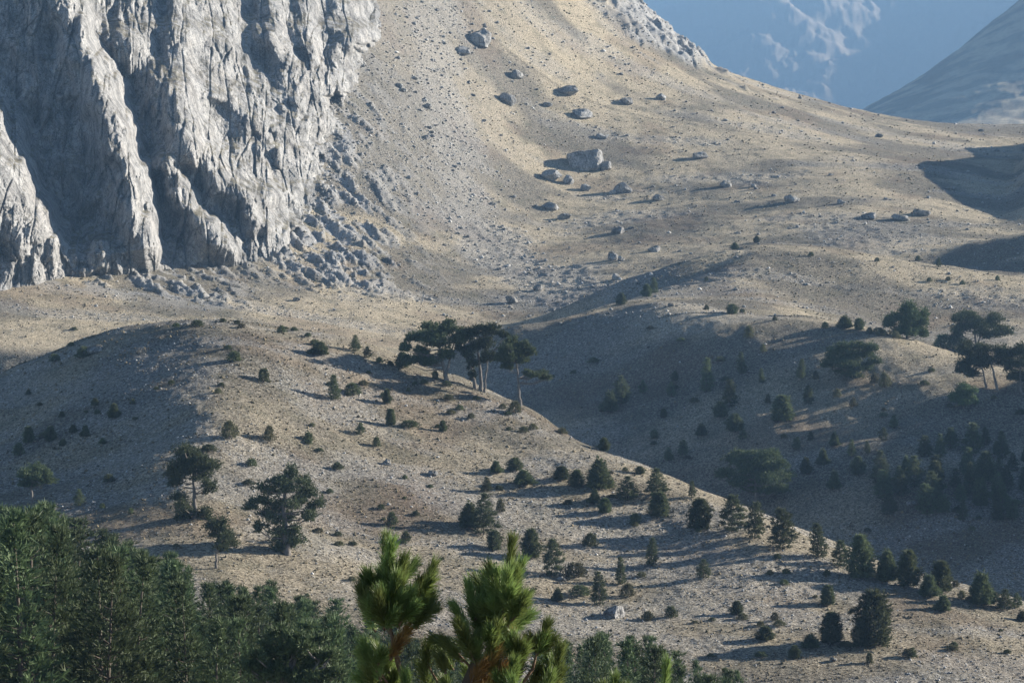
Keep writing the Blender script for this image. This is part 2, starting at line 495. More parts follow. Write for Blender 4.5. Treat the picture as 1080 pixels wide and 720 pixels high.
def rock_color(T, P, k=1.0):
    n1 = T.noise(P, 0.06, 5, 0.6); n2 = T.noise(P, 0.55, 8, 0.78)
    c = T.ramp(n2, [(0.28, (0.15 * k, 0.148 * k, 0.145 * k)), (0.44, (0.39 * k, 0.385 * k, 0.375 * k)), (0.70, (0.56 * k, 0.55 * k, 0.53 * k))])
    n5 = T.noise(P, 2.2, 6, 0.8)
    c = T.mix(1.0, c, T.ramp(n5, [(0.34, 0.5), (0.5, 1.0), (0.66, 1.25)]), 'MULTIPLY')
    c = T.mix(T.ramp(n1, [(0.48, 0.0), (0.75, 0.22)]), c, (0.42, 0.36, 0.29))
    return c
def mat_ground():
    T = NT('slope_ground')
    P = T.pos(); R, Sc, G, B = T.attr('cover')       # rock, scree/stones, straw, brown earth
    n1 = T.noise(P, 1.3, 6, 0.78); n2 = T.noise(P, 0.12, 4, 0.6); n3 = T.noise(P, 3.0, 3, 0.7)
    grass = T.ramp(n1, [(0.35, (0.042, 0.038, 0.030)), (0.475, (0.132, 0.117, 0.092)), (0.64, (0.265, 0.237, 0.19))])
    ochre = T.ramp(n1, [(0.34, (0.13, 0.105, 0.07)), (0.48, (0.325, 0.275, 0.195)), (0.66, (0.49, 0.425, 0.315))])
    c = T.mix(G, grass, ochre)
    c = T.mix(T.math('MULTIPLY', B, 0.7), c, (0.14, 0.095, 0.065))
    # dark low tufts and green-grey herbs
    c = T.mix(T.ramp(n2, [(0.5, 0.0), (0.66, 0.45)]), c, (0.095, 0.092, 0.06))
    c = T.mix(T.ramp(n3, [(0.60, 0.0), (0.66, 0.55)]), c, (0.06, 0.058, 0.038))
    # loose stones
    v = T.n('ShaderNodeTexVoronoi'); v.inputs['Scale'].default_value = 1.1; T.l(P, v.inputs['Vector'])
    v2 = T.n('ShaderNodeTexVoronoi'); v2.inputs['Scale'].default_value = 0.42; T.l(P, v2.inputs['Vector'])
    st = T.math('MAXIMUM', T.ramp(v.outputs['Distance'], [(0.18, 1.0), (0.34, 0.0)]), T.ramp(v2.outputs['Distance'], [(0.10, 1.0), (0.2, 0.0)]))
    stc = T.mix(T.noise(P, 1.7, 2), (0.24, 0.235, 0.225), (0.42, 0.41, 0.39))
    dens = T.math('MULTIPLY', T.ramp(T.noise(P, 0.25, 3), [(0.35, 0.0), (0.6, 1.0)]), T.math('ADD', T.math('MULTIPLY', Sc, 0.9), 0.18))
    c = T.mix(T.math('MULTIPLY', st, dens, True), c, stc)
    sc = T.ramp(n1, [(0.32, (0.10, 0.097, 0.093)), (0.47, (0.255, 0.245, 0.23)), (0.68, (0.42, 0.405, 0.38))])
    c = T.mix(T.math('MULTIPLY', Sc, 0.5), c, sc)
    n4 = T.noise(P, 2.6, 5, 0.8)
    c = T.mix(1.0, c, T.ramp(n4, [(0.36, 0.42), (0.5, 0.95), (0.64, 1.45)]), 'MULTIPLY')
    c = T.mix(R, c, rock_color(T, P, 0.72))
    h = T.math('ADD', T.math('MULTIPLY', n1, 1.0), T.math('MULTIPLY', st, T.math('MULTIPLY', dens, 0.5)))
    h = T.math('ADD', h, T.math('MULTIPLY', n4, 0.6))
    T.bsdf(c, 0.97, 0.05, h, 0.55, 0.8)
    return T.m
def mat_rock(name='limestone', k=1.0):
    T = NT(name)
    P = T.pos(); c = rock_color(T, P, k)
    S = T.pos(1, 1, 0.22)
    streak = T.noise(S, 0.35, 5, 0.65)
    c = T.mix(T.ramp(streak, [(0.52, 0.0), (0.70, 0.65)]), c, (0.15, 0.15, 0.155))
    g = T.n('ShaderNodeNewGeometry'); sp = T.n('ShaderNodeSeparateXYZ'); T.l(g.outputs['Normal'], sp.inputs[0])
    led = T.math('MULTIPLY', T.ramp(sp.outputs[2], [(0.62, 0.0), (0.85, 0.75)]), T.ramp(T.noise(P, 0.25, 4), [(0.42, 0.0), (0.55, 1.0)]))
    c = T.mix(led, c, (0.17, 0.145, 0.085))
    wv = T.n('ShaderNodeVectorMath', operation='ADD'); nn = T.n('ShaderNodeTexNoise'); nn.inputs['Scale'].default_value = 0.5; nn.inputs['Detail'].default_value = 4
    T.l(P, nn.inputs['Vector'])
    vs_ = T.n('ShaderNodeVectorMath', operation='SCALE'); vs_.inputs['Scale'].default_value = 1.6; T.l(nn.outputs['Color'], vs_.inputs[0])
    T.l(T.pos(1, 1, 0.4), wv.inputs[0]); T.l(vs_.outputs[0], wv.inputs[1])
    jt = None
    for scv, wd in ((0.22, 0.035), (0.6, 0.05)):
        vo = T.n('ShaderNodeTexVoronoi', feature='DISTANCE_TO_EDGE'); vo.inputs['Scale'].default_value = scv; T.l(wv.outputs[0], vo.inputs['Vector'])
        q = T.ramp(vo.outputs['Distance'], [(0.0, 0.42), (wd, 1.0)])
        c = T.mix(0.9, c, q, 'MULTIPLY')
        jt = q if jt is None else T.math('MULTIPLY', jt, q)
    blot = T.noise(T.pos(1, 1, 0.5), 0.13, 5, 0.65)
    c = T.mix(1.0, c, T.ramp(blot, [(0.36, 0.5), (0.5, 0.9), (0.62, 1.12)]), 'MULTIPLY')
    h = T.math('ADD', T.noise(S, 0.8, 8, 0.7), T.math('MULTIPLY', T.noise(P, 1.6, 6, 0.7), 0.8))
    h = T.math('ADD', h, T.math('MULTIPLY', jt, 0.6))
    T.bsdf(c, 0.95, 0.1, h, 0.8, 0.8)
    return T.m
M_GROUND = mat_ground()
M_ROCK = mat_rock('limestone', 0.80)
M_BOULDER = mat_rock('boulder_limestone', 0.8)

me = grid_mesh('terrain', WX, GY, Z)
ca = me.color_attributes.new('cover', 'FLOAT_COLOR', 'POINT')
cov = np.stack([np.clip(rock, 0, 1) + (GY > 6000) * 0.3, np.clip(np.maximum(scree, stony * 0.8), 0, 1), straw, brown], -1)
fw = GY > 6000
cov[..., 0] = np.where(fw, 0.12, np.clip(cov[..., 0], 0, 1)); cov[..., 1] = np.where(fw, 0.1, cov[..., 1]); cov[..., 2] = np.where(fw, 0.0, cov[..., 2]); cov[..., 3] = np.where(fw, 0.9, cov[..., 3])
ca.data.foreach_set('color', cov.reshape(-1).astype(np.float32))
tag(link('terrain', me, M_GROUND), 'dry grassy mountain slopes and stony hills', None, None, 'structure')

# ------------------------------------------------------------------ limestone cliffs
def cliff(name, uu, vv, dfun, label):
    U, V = np.meshgrid(uu, vv)
    tx, tz = slopes(U, V)
    D = dfun(U, V, tx, tz)
    return link(name, grid_mesh(name, tx * D, D, tz * D), M_ROCK)
# crests (+) and gullies (-) of the wall: (line of photo pixels, metres towards the viewer)
CLIFF_LINES = [
    ([(-60, 20), (-25, 90), (5, 130), (30, 180), (55, 230), (72, 262)], [6, 12, 15, 16, 16, 15]),
    ([(-10, 40), (12, 95), (36, 148), (55, 195), (82, 250)], [2, 1, 2, 3, 6]),
    ([(72, -10), (86, 22), (104, 62), (121, 100), (138, 145), (150, 190), (158, 232), (166, 275)], [17, 20, 22, 24, 26, 27, 27, 26]),
    ([(92, -10), (108, 40), (127, 85), (144, 125), (156, 165), (167, 212), (178, 262)], [1, 1, 2, 3, 6, 9, 14]),
    ([(28, -10), (36, 60), (52, 120), (70, 170), (95, 220)], [9, 9, 9, 9, 12]),
    ([(62, 70), (88, 130), (108, 190), (122, 250)], [14, 17, 18, 20]),
    ([(50, 30), (72, 100), (90, 165), (112, 232)], [9, 10, 11, 14]),
    ([(115, 40), (125, 62)], [8, 7]), ([(150, -10), (155, 30), (158, 56)], [10, 8, 5]), ([(172, -10), (168, 30), (166, 56)], [12, 8, 3]), ([(134, 0), (142, 50)], [5, 9]),
    ([(184, -10), (190, 30), (196, 55)], [21, 20, 17]), ([(200, -10), (206, 40), (209, 85), (212, 125), (222, 145), (246, 175)], [17, 16, 14, 10, 8, 11]),
    ([(160, 78), (158, 120), (166, 155)], [9, 9, 10]), ([(184, 50), (196, 90), (206, 130), (218, 170), (238, 198), (262, 222), (280, 245)], [16, 18, 20, 21, 22, 22, 20]),
    ([(216, -10), (223, 40), (232, 80)], [15, 15, 14]), ([(240, -10), (248, 40), (256, 66)], [10, 10, 11]),
    ([(262, -10), (268, 40), (276, 78)], [4, 3, 5]), ([(280, -10), (283, 40), (296, 58)], [15, 17, 18]), ([(302, -10), (308, 25), (312, 48)], [8, 9, 10]),
    ([(322, -10), (318, 30), (330, 62), (338, 84)], [13, 15, 17, 17]), ([(346, -10), (342, 22), (346, 50)], [6, 7, 9]), ([(372, -10), (362, 30), (356, 55)], [15, 17, 17]), ([(356, -10), (348, 25)], [12, 13]),
    ([(216, 92), (250, 86), (275, 92)], [12, 11, 10]), ([(222, 104), (246, 108), (268, 120), (282, 150)], [14, 15, 16, 17]), ([(290, 84), (296, 120), (310, 150)], [12, 14, 16]), ([(310, 100), (326, 130), (340, 152)], [17, 18, 17]), ([(345, 96), (352, 120)], [16, 14]),
    ([(250, 150), (285, 190), (310, 225)], [11, 13, 14]),
    ([(150, 166), (176, 182), (200, 210), (224, 236), (250, 262), (262, 276)], [15, 22, 25, 25, 23, 20]),
    ([(168, 180), (186, 215), (205, 250), (222, 275)], [14, 17, 18, 18]),
    ([(196, 188), (226, 224), (256, 252), (282, 272)], [12, 13, 14, 14]),
    ([(0, 262), (30, 285), (60, 292)], [15, 17, 16]), ([(100, 262), (130, 282)], [20, 22]),
]
_cp = []
for ln, val in CLIFF_LINES:
    for (a, b), (p, q) in zip(zip(ln[:-1], ln[1:]), zip(val[:-1], val[1:])):
        n = max(2, int(math.hypot(b[0] - a[0], b[1] - a[1]) / 13))
        for k in range(n): _cp.append((a[0] + (b[0] - a[0]) * k / n, a[1] + (b[1] - a[1]) * k / n, p + (q - p) * k / n))
    _cp.append((*ln[-1], val[-1]))
CP = np.array(_cp, float)
_cf = tps(CP[:, :2] / 100, CP[:, 2], 0.004)
EMAX = np.maximum.accumulate(np.where(YS[:, None] > 700, Z / GY, -9), 0)
def slope_behind(U, V):
    uu, vv = U[0], V[:, 0]
    cu, cv = uu[::6], vv[::6]
    G = np.zeros((len(cv), len(cu)))
    for k, u in enumerate(cu):
        tx, tz = slopes(np.full(len(cv), u), cv)
        jj = int(np.clip(np.searchsorted(US, u), 0, NC - 1))
        G[:, k] = np.interp(tz, EMAX[:, jj], YS)
    a = np.stack([np.interp(uu, cu, g) for g in G])
    return np.stack([np.interp(-vv if False else vv, cv, a[:, k]) for k in range(len(uu))], 1)
def cliff_d(U, V, tx, tz):
    base = 778 + (300 - V) * 0.36 + U * 0.34 + 70 * smooth(235, 400, U) * smooth(230, 10, V)
    wU = U + 7 * fbm2(U, V * 0.7, 34, 3, 251); wV = np.clip(V, -10, 300) + 9 * fbm2(U, V, 40, 2, 255)
    off = _cf(wU / 100, wV / 100)
    D = base
    X, Zv = tx * D, tz * D
    # vertical ribs, joints and broken blocks
    wx = X + 0.9 * fbm3(X, base * 0.1, Zv, 14, 2, 261) + Zv * 0.13
    wz = Zv + 2.2 * fbm3(X, base * 0.1, Zv, 9, 2, 265)
    big = fbm3(wx, base * 0.1, Zv * 0.5, 30, 2, 211, 0.5, True)
    ribs = np.abs(perlin2(wx / 6.5, wz / 34, 201)) * 2 + np.abs(perlin2(wx / 2.9, wz / 17, 203)) * 1.0
    f1, j1 = facets(wx, wz * 0.16, 6.0, 205, 0.85, 0.32, True)
    f2, j2 = facets(wx, wz * 0.20, 2.7, 207, 0.9, 0.32, True)
    f3 = facets(wx, wz * 0.36, 1.15, 209, 0.9, 0.35)
    f4 = facets(wx, wz * 0.55, 0.55, 213, 0.8, 0.35)
    f1, f2, f3, f4 = f1 * 6.0, f2 * 2.7, f3 * 1.15, f4 * 0.55
    joints = smooth(0.10, 0.0, j1) * 1.6 + smooth(0.09, 0.0, j2) * 0.7
    ledge = np.round(perlin2(wx / 16, wz / 7.5, 275) * 3) / 3
    amp = 0.2 + 0.9 * smooth(-0.35, 0.35, fbm2(X, Zv * 0.6, 17, 3, 231))
    rough = (f1 * 0.6 + f2 * 0.8 + f3 * 0.95) * amp + f4 * 0.7 * (0.4 + 0.6 * amp) + (ribs - 0.7) * 3.3 * (0.35 + 0.65 * amp) + big * 3.0 - joints + ledge * 1.5 * (1.2 - amp)
    # the foot and the right-hand edge sink into the slope
    edge = np.maximum(smooth(0, 1, (U - np.interp(V, [-120, 0, 40, 75, 110, 150, 200, 240, 285], [372, 386, 396, 374, 358, 344, 326, 310, 296]) + 8 + 22 * fbm2(X, Zv, 20, 5, 245, 0.6)) / 26),
                      smooth(0, 1, (V - np.interp(U, [-100, 0, 60, 130, 180, 215, 250, 285], [314, 310, 302, 297, 288, 288, 290, 286]) + 8 + 22 * fbm2(X, Zv, 14, 4, 241)) / 22))
    edge = np.maximum(edge, np.maximum(smooth(392, 412, U), smooth(312, 322, V)))
    G = slope_behind(U, V)
    bu = np.interp(V, [-120, 0, 40, 75, 110, 150, 200, 240, 285], [385, 394, 402, 380, 364, 350, 330, 314, 296]) + 18 * fbm2(V * 1.0, V * 0 + 3.3, 40, 2, 247)
    bv = np.interp(U, [-100, 0, 60, 130, 180, 215, 250, 285, 340], [314, 310, 302, 297, 288, 288, 290, 288, 272])
    lim = np.minimum(1.0 + 0.42 * np.maximum(bu - U, 0), 1.5 + 0.60 * np.maximum(bv - V, 0))
    soft = np.minimum(G - base, lim)
    D = G - soft - (off - 12) * 1.75 * np.clip(lim / 20, 0.1, 1) - rough * np.clip(lim / 10, 0.2, 1)
    D = np.minimum(D, G + 1.5)
    e2 = smooth(0, 1, edge)
    return D * (1 - e2) + (G + 2.5) * e2
cl = cliff('cliff', np.arange(-130, 420, 0.75), np.arange(-90, 325, 0.75), cliff_d, '')
tag(cl, 'grey limestone cliffs above the slope', None, None, 'structure')

KP = np.array([(640, -20, 4), (660, 5, 4), (675, 0, 10), (690, 15, 12), (700, 5, 14), (705, 25, 16), (715, 12, 12), (725, 35, 15), (735, 48, 12), (742, 62, 6), (690, -20, 6), (720, -30, 4), (755, 40, 0), (710, 50, 10), (670, 22, 6), (680, 8, 3), (712, 40, 9)], float)
# ------------------------------------------------------------------ haze
T = NT('mountain_haze')
pv = T.n('ShaderNodeVolumePrincipled')
pv.inputs['Color'].default_value = (0.35, 0.62, 1.0, 1)
pv.inputs['Density'].default_value = 0.82e-4
pv.inputs['Anisotropy'].default_value = 0.0
T.l(pv.outputs[0], T.out.inputs['Volume'])
zlo, zhi = float(Z.min()) - 1.0, float(max(Z.max(), 60)) + 12
xm = float(np.abs(WX).max()) + 20
bm = bmesh.new()
bmesh.ops.create_cube(bm, size=1.0, matrix=Matrix.Translation((0, (YS[-1] + 20 - 60) / 2, (zlo + zhi) / 2)) @ Matrix.Diagonal((2 * xm, YS[-1] + 20 + 60, zhi - zlo, 1)))
hm = bpy.data.meshes.new('haze'); bm.to_mesh(hm); bm.free()
tag(link('haze', hm, T.m), 'thin blue mountain haze filling the valley', None, None, 'stuff')

# ------------------------------------------------------------------ plants: materials
def mat_needles(name, dark, light, trans=0.25, gloss=0.15, rough=0.6, scale=2.0):
    T = NT(name)
    P = T.pos(); oi = T.n('ShaderNodeObjectInfo')
    n = T.noise(P, scale, 3, 0.6)
    c = T.mix(T.ramp(n, [(0.3, 0.0), (0.7, 1.0)]), dark, light)
    hs = T.n('ShaderNodeHueSaturation'); T.l(c, hs.inputs['Color'])
    T.l(T.math('ADD', T.math('MULTIPLY', oi.outputs['Random'], 0.035), 0.4825), hs.inputs['Hue'])
    T.l(T.math('ADD', T.math('MULTIPLY', oi.outputs['Random'], 0.7), 0.65), hs.inputs['Value'])
    p = T.n('ShaderNodeBsdfPrincipled'); p.inputs['Roughness'].default_value = rough; p.inputs['Specular IOR Level'].default_value = gloss
    T.l(hs.outputs[0], p.inputs['Base Color'])
    tr = T.n('ShaderNodeBsdfTranslucent'); T.l(hs.outputs[0], tr.inputs[0])
    mx = T.n('ShaderNodeMixShader'); mx.inputs[0].default_value = trans
    T.l(p.outputs[0], mx.inputs[1]); T.l(tr.outputs[0], mx.inputs[2]); T.l(mx.outputs[0], T.out.inputs[0])
    return T.m
def mat_bark(name, a, b, sc=6.0):
    T = NT(name); P = T.pos(1, 1, 0.25)
    n = T.noise(P, sc, 5, 0.7)
    T.bsdf(T.ramp(n, [(0.3, a), (0.7, b)]), 0.95, 0.1, n, 0.05, 0.8)
    return T.m
M_PINE = mat_needles('pine_needles', (0.034, 0.054, 0.025), (0.122, 0.160, 0.072), 0.2)
M_OLD = mat_needles('old_pine_needles', (0.034, 0.048, 0.025), (0.115, 0.138, 0.064), 0.2)
M_YOUNG = mat_needles('young_conifer_needles', (0.045, 0.058, 0.032), (0.135, 0.158, 0.080), 0.3)
M_JUN = mat_needles('juniper_foliage', (0.045, 0.057, 0.030), (0.130, 0.150, 0.072), 0.3)
M_OLIVE = mat_needles('thorn_bush_foliage', (0.075, 0.075, 0.038), (0.15, 0.145, 0.075), 0.2)
M_FRONT = mat_needles('green_pine_needles', (0.085, 0.130, 0.030), (0.23, 0.285, 0.090), 0.35, 0.4, 0.48, 7.0)
M_DEAD = mat_needles('dry_pine_needles', (0.17, 0.095, 0.03), (0.36, 0.215, 0.065), 0.3, 0.2, 0.5, 9.0)
M_BARK = mat_bark('pine_bark', (0.055, 0.045, 0.036), (0.15, 0.125, 0.105), 4.0)
M_PALE = mat_bark('pale_old_bark', (0.06, 0.052, 0.046), (0.26, 0.235, 0.21), 5.0)
M_TWIG = mat_bark('reddish_twig_bark', (0.12, 0.075, 0.05), (0.26, 0.18, 0.125), 30.0)

# ------------------------------------------------------------------ plants: shapes
def unit(a): return a / np.maximum(np.linalg.norm(a, axis=-1, keepdims=True), 1e-9)
class Buf:
    def __init__(self): self.v, self.f, self.n = [], [], 0
    def add(self, v, f):
        self.v.append(np.asarray(v, float)); self.f.append(np.asarray(f, int) + self.n); self.n += len(v)
    def blades(self, rng, C, D, k, length, width, spread):
        """k narrow needle sprays (triangles) at every point, leaning along D"""
        C = np.repeat(C, k, 0); D = np.repeat(D, k, 0)
        d = unit(unit(D) + rng.normal(size=C.shape) * spread)
        s = unit(np.cross(d, rng.normal(size=C.shape)))
        L = length * rng.uniform(0.65, 1.25, (len(C), 1)); W = width * rng.uniform(0.7, 1.3, (len(C), 1))
        v = np.stack([C - s * W / 2, C + s * W / 2, C + d * L], 1).reshape(-1, 3)
        self.add(v, np.arange(len(v)).reshape(-1, 3))
    def tube(self, pts, rad, n=6):
        pts = np.asarray(pts, float); m = len(pts)
        t = np.gradient(pts, axis=0); t = unit(t)
        ref = np.array([0.31, 0.93, 0.2]); a = unit(np.cross(t, ref)); b = np.cross(t, a)
        ang = np.arange(n) * 2 * np.pi / n
        v = (pts[:, None] + np.asarray(rad)[:, None, None] * (np.cos(ang)[None, :, None] * a[:, None] + np.sin(ang)[None, :, None] * b[:, None])).reshape(-1, 3)
        f = []
        for i in range(m - 1):
            for j in range(n):
                p, q, r, s = i * n + j, i * n + (j + 1) % n, (i + 1) * n + (j + 1) % n, (i + 1) * n + j
                f += [(p, q, r), (p, r, s)]
        self.add(v, f)
    def mesh(self, name, smooth_=False):
        return poly_mesh(name, np.concatenate(self.v), np.concatenate(self.f), 3, smooth_)

def bent(p0, p1, k, rng, wob):
    t = np.linspace(0, 1, k)[:, None]
    p = np.asarray(p0) * (1 - t) + np.asarray(p1) * t
    n = rng.normal(size=(k, 3)) * wob; n[0] = 0; n[-1] = 0
    return p + n

def make_pine(seed, h, rmax, base=0.14, whorls=26, peak=0.30, power=0.85, up=0.35, dens=1.0, tuft=0.42):
    """whorled pine h metres tall -> (trunk mesh, crown mesh)"""
    rng = np.random.RandomState(seed)
    tr, cr = Buf(), Buf()
    lean = rng.normal(size=2) * 0.02 * h
    axis = lambda t: np.array([lean[0] * t * t, lean[1] * t * t, h * t])
    tt = np.linspace(0, 0.985, 9)
    tr.tube([axis(t) - np.array([0, 0, 0.35 if t == 0 else 0]) for t in tt], h * 0.0135 * (1 - tt * 0.93))
    C, D = [], []
    lop = rng.uniform(0.75, 1.2, 8)
    for k in range(whorls):
        t = base + (0.975 - base) * (k / (whorls - 1)) ** 0.92
        q = (t - base) / (1 - base)
        prof = min(1, (q + 0.12) / (peak + 0.12)) ** 0.7 * (1 - max(0, (q - peak) / (1 - peak))) ** power
        a0 = rng.uniform(0, 6.28); nb = 5 + rng.randint(3)
        for j in range(nb):
            a = a0 + j * 6.283 / nb + rng.normal() * 0.25
            L = rmax * prof * rng.uniform(0.55, 1.15) * lop[int(a / 0.785) % 8] + 0.02 * h
            if rng.rand() < 0.08: continue
            rise = up * (0.3 + 1.1 * q) + rng.normal() * 0.12
            d = unit(np.array([math.cos(a), math.sin(a), rise]))
            p0 = axis(t); n = max(3, int(L / (0.27 * tuft) * 0.55 * dens))
            s = rng.uniform(0.22, 1.0, n) ** 0.75
            P = p0 + d * (L * s)[:, None]
            P[:, 2] += 0.14 * L * (s - 0.3) ** 2
            side = np.array([-math.sin(a), math.cos(a), 0])
            m_ = max(2, n // 7)                       # needle clumps along the bough
            ks = rng.uniform(0.3, 1.0, m_) ** 0.7; kc = p0 + d * (L * ks)[:, None] + side * (rng.normal(size=m_) * 0.20 * L * (1.15 - ks * 0.6))[:, None]
            kc[:, 2] += 0.14 * L * (ks - 0.3) ** 2 + rng.normal(size=m_) * 0.05 * L
            P = kc[rng.randint(m_, size=n)] + rng.normal(size=(n, 3)) * np.array([1, 1, 0.75]) * tuft * 0.42
            C.append(P); D.append(np.repeat([d * 0.8 + np.array([0, 0, 0.55])], n, 0))
            if L > 0.07 * h: tr.tube([p0, p0 + d * L * 0.5, p0 + d * L * 0.85 + np.array([0, 0, 0.07 * L])], [0.0024 * h, 0.0014 * h, 0.0005 * h], 4)
    n = 30; P = np.stack([rng.normal(size=n) * 0.012 * h, rng.normal(size=n) * 0.012 * h, h * rng.uniform(0.9, 1.0, n)], 1) + axis(1) * np.array([1, 1, 0])
    C.append(P); D.append(np.repeat([[0, 0, 1.0]], n, 0))
    cr.blades(rng, np.concatenate(C), np.concatenate(D), 6, tuft * 1.1, tuft * 0.19, 0.5)
    return tr.mesh('pine_trunk', True), cr.mesh('pine_crown')

def make_bush(seed, h, r, n, shape='cone', tuft=0.3, lumps=0.35, trunk=True, k=5):
    """dense young conifer, round juniper or low cushion -> (stem mesh, crown mesh)"""
    rng = np.random.RandomState(seed)
    tr, cr = Buf(), Buf()
    t = rng.uniform(0, 1, n); a = rng.uniform(0, 6.283, n)
    if shape == 'cone': t = 1 - np.sqrt(rng.uniform(0, 1, n) * 0.985 + 0.008); prof = (1 - t) ** 0.8 * np.minimum(1, (t + 0.10) / 0.16)
    elif shape == 'egg': prof = np.sqrt(np.clip(1 - ((t - 0.36) / 0.65) ** 2, 0.01, 1)) * (1 - 0.35 * np.maximum(0, t - 0.36))
    else: prof = np.sqrt(np.clip(1 - t ** 2, 0.01, 1))
    z = h * (0.03 + 0.95 * t)
    lump = 0.92 + 1.5 * lumps * perlin3(np.cos(a) * 1.6 + seed, np.sin(a) * 1.6, t * 3.2, seed) + 0.14 * np.round(perlin3(np.cos(a) * 3, np.sin(a) * 3, t * 8, seed + 3) * 2)
    rr = r * prof * lump * rng.uniform(0.2, 1, n) ** 0.5
    P = np.stack([np.cos(a) * rr, np.sin(a) * rr, z * (1 + 0.08 * rng.normal(size=n))], 1)
    P[:, 2] = np.clip(P[:, 2], 0.0, h)
    Dn = np.stack([np.cos(a), np.sin(a), np.full(n, 0.75 if shape != 'dome' else 1.0)], 1)
    cr.blades(rng, P, Dn, k, tuft * 1.25, tuft * 0.3, 0.7)
    if trunk:
        tt = np.linspace(0, 1, 6)
        tr.tube(np.stack([0.01 * h * np.sin(tt * 5), 0.01 * h * np.cos(tt * 4), -0.06 * h + tt * 0.98 * h], 1), h * 0.018 * (1 - tt * 0.9), 5)
        for _ in range(10):
            q = rng.uniform(0.1, 0.7); b = rng.uniform(0, 6.28); l = r * (1 - q) * 0.75
            tr.tube([(0, 0, q * h), (math.cos(b) * l, math.sin(b) * l, q * h + 0.25 * l)], [0.006 * h, 0.002 * h], 4)
    else:
        for _ in range(7):
            b = rng.uniform(0, 6.28); l = r * rng.uniform(0.4, 0.75)
            tr.tube([(0, 0, -0.05 * h), (math.cos(b) * l * 0.5, math.sin(b) * l * 0.5, 0.3 * h), (math.cos(b) * l, math.sin(b) * l, 0.55 * h)], [0.03 * h, 0.02 * h, 0.008 * h], 4)
    return tr.mesh('bush_stem', True), cr.mesh('bush_crown')

def make_old_pine(seed, P0, pads, trunks, px, dens=1.0, tuft=0.5):
    """old flat-topped pine: pads (du, dv, ru, rv) and trunk lines in photo pixels from its foot; px metres per pixel"""
    rng = np.random.RandomState(seed)
    tr, cr = Buf(), Buf()
    W = []
    for line, r in trunks:
        pts = np.array([(du * px, dyy, -dv * px) for du, dv, dyy in line])
        k = len(pts); s = np.linspace(0, 1, 14)
        q = np.stack([np.interp(s, np.linspace(0, 1, k), pts[:, c]) for c in range(3)], 1)
        q[1:-1] += rng.normal(size=(12, 3)) * 0.06 * np.array([1, 1, 0.3]); q[0, 2] -= 0.5
        tr.tube(q, r * (1 - 0.72 * s) * (1 + 0.35 * np.exp(-s * 16)), 8)
        W.append(q)
    W = np.concatenate(W)
    C, D = [], []
    for du, dv, ru, rv in pads:
        for rep in range(4):
            rs = rng.uniform(0.45, 0.8)
            c = np.array([du * px + rng.uniform(-0.6, 0.6) * ru * px, rng.normal() * 0.7 * ru * px, -dv * px + rng.normal() * 0.38 * rv * px])
            n = int(95 * dens * (ru * px * rs / 1.4) ** 1.5 * (0.8 + rv * px / 2)) + 22
            u = rng.normal(size=(n, 3)); u = unit(u) * rng.uniform(0, 1, (n, 1)) ** 0.5
            u[:, 2] = np.where(u[:, 2] < 0, u[:, 2] * 0.6, u[:, 2])
            lum = 1 + 0.6 * perlin3(u[:, 0] * 2.2 + seed, u[:, 1] * 2.2, u[:, 2] * 2.2 + rep * 3, 7) + 0.12 * rng.normal(size=n)
            p = c + u * np.array([ru * px * rs, ru * px * rs * 0.9, rv * px * 0.95]) * lum[:, None]
            p[:, 2] -= 0.10 * np.abs(p[:, 0] - c[0])
            C.append(p); D.append(np.stack([u[:, 0] * 0.8, u[:, 1] * 0.8, np.full(n, 0.6)], 1))
            # limb from the trunk to the pad
            low = W[(W[:, 2] < c[2] + 0.3)]; low = low if len(low) else W
            kk = np.argmin(np.linalg.norm((low - c) * np.array([1, 0.6, 1.3]), axis=1) + np.maximum(0, low[:, 2] - c[2] + 0.8) * 2)
            a = low[kk]; mid = (a + c) / 2 + np.array([0, 0, -0.12 * np.linalg.norm(c - a)]) + rng.normal(size=3) * 0.15
            tr.tube([a, mid, c + np.array([0, 0, -0.1])], [0.035 + 0.016 * np.linalg.norm(c - a), 0.03 + 0.009 * np.linalg.norm(c - a), 0.02], 5)
    cr.blades(rng, np.concatenate(C), np.concatenate(D), 5, tuft, tuft * 0.27, 0.75)
    return tr.mesh('old_pine_trunk', True), cr.mesh('old_pine_crown')

def empty(name, loc):
    o = bpy.data.objects.new(name, None); COL.objects.link(o); o.location = loc; o.empty_display_size = 0.3
    return o
def plant(name, loc, meshes, mats, scale=(1, 1, 1), rz=0.0, parts=('trunk', 'crown')):
    o = empty(name, loc); o.rotation_euler = (0, 0, rz); o.scale = scale
    for me, mm, nm in zip(meshes, mats, parts): link(nm, me, mm, o)
    return o
def copy_plant(proto, loc, scale, rz):
    o = proto.copy(); COL.objects.link(o); o.location = loc; o.scale = scale; o.rotation_euler = (0, 0, rz)
    for ch in list(proto.children):
        c = ch.copy(); COL.objects.link(c); c.parent = o
    return o

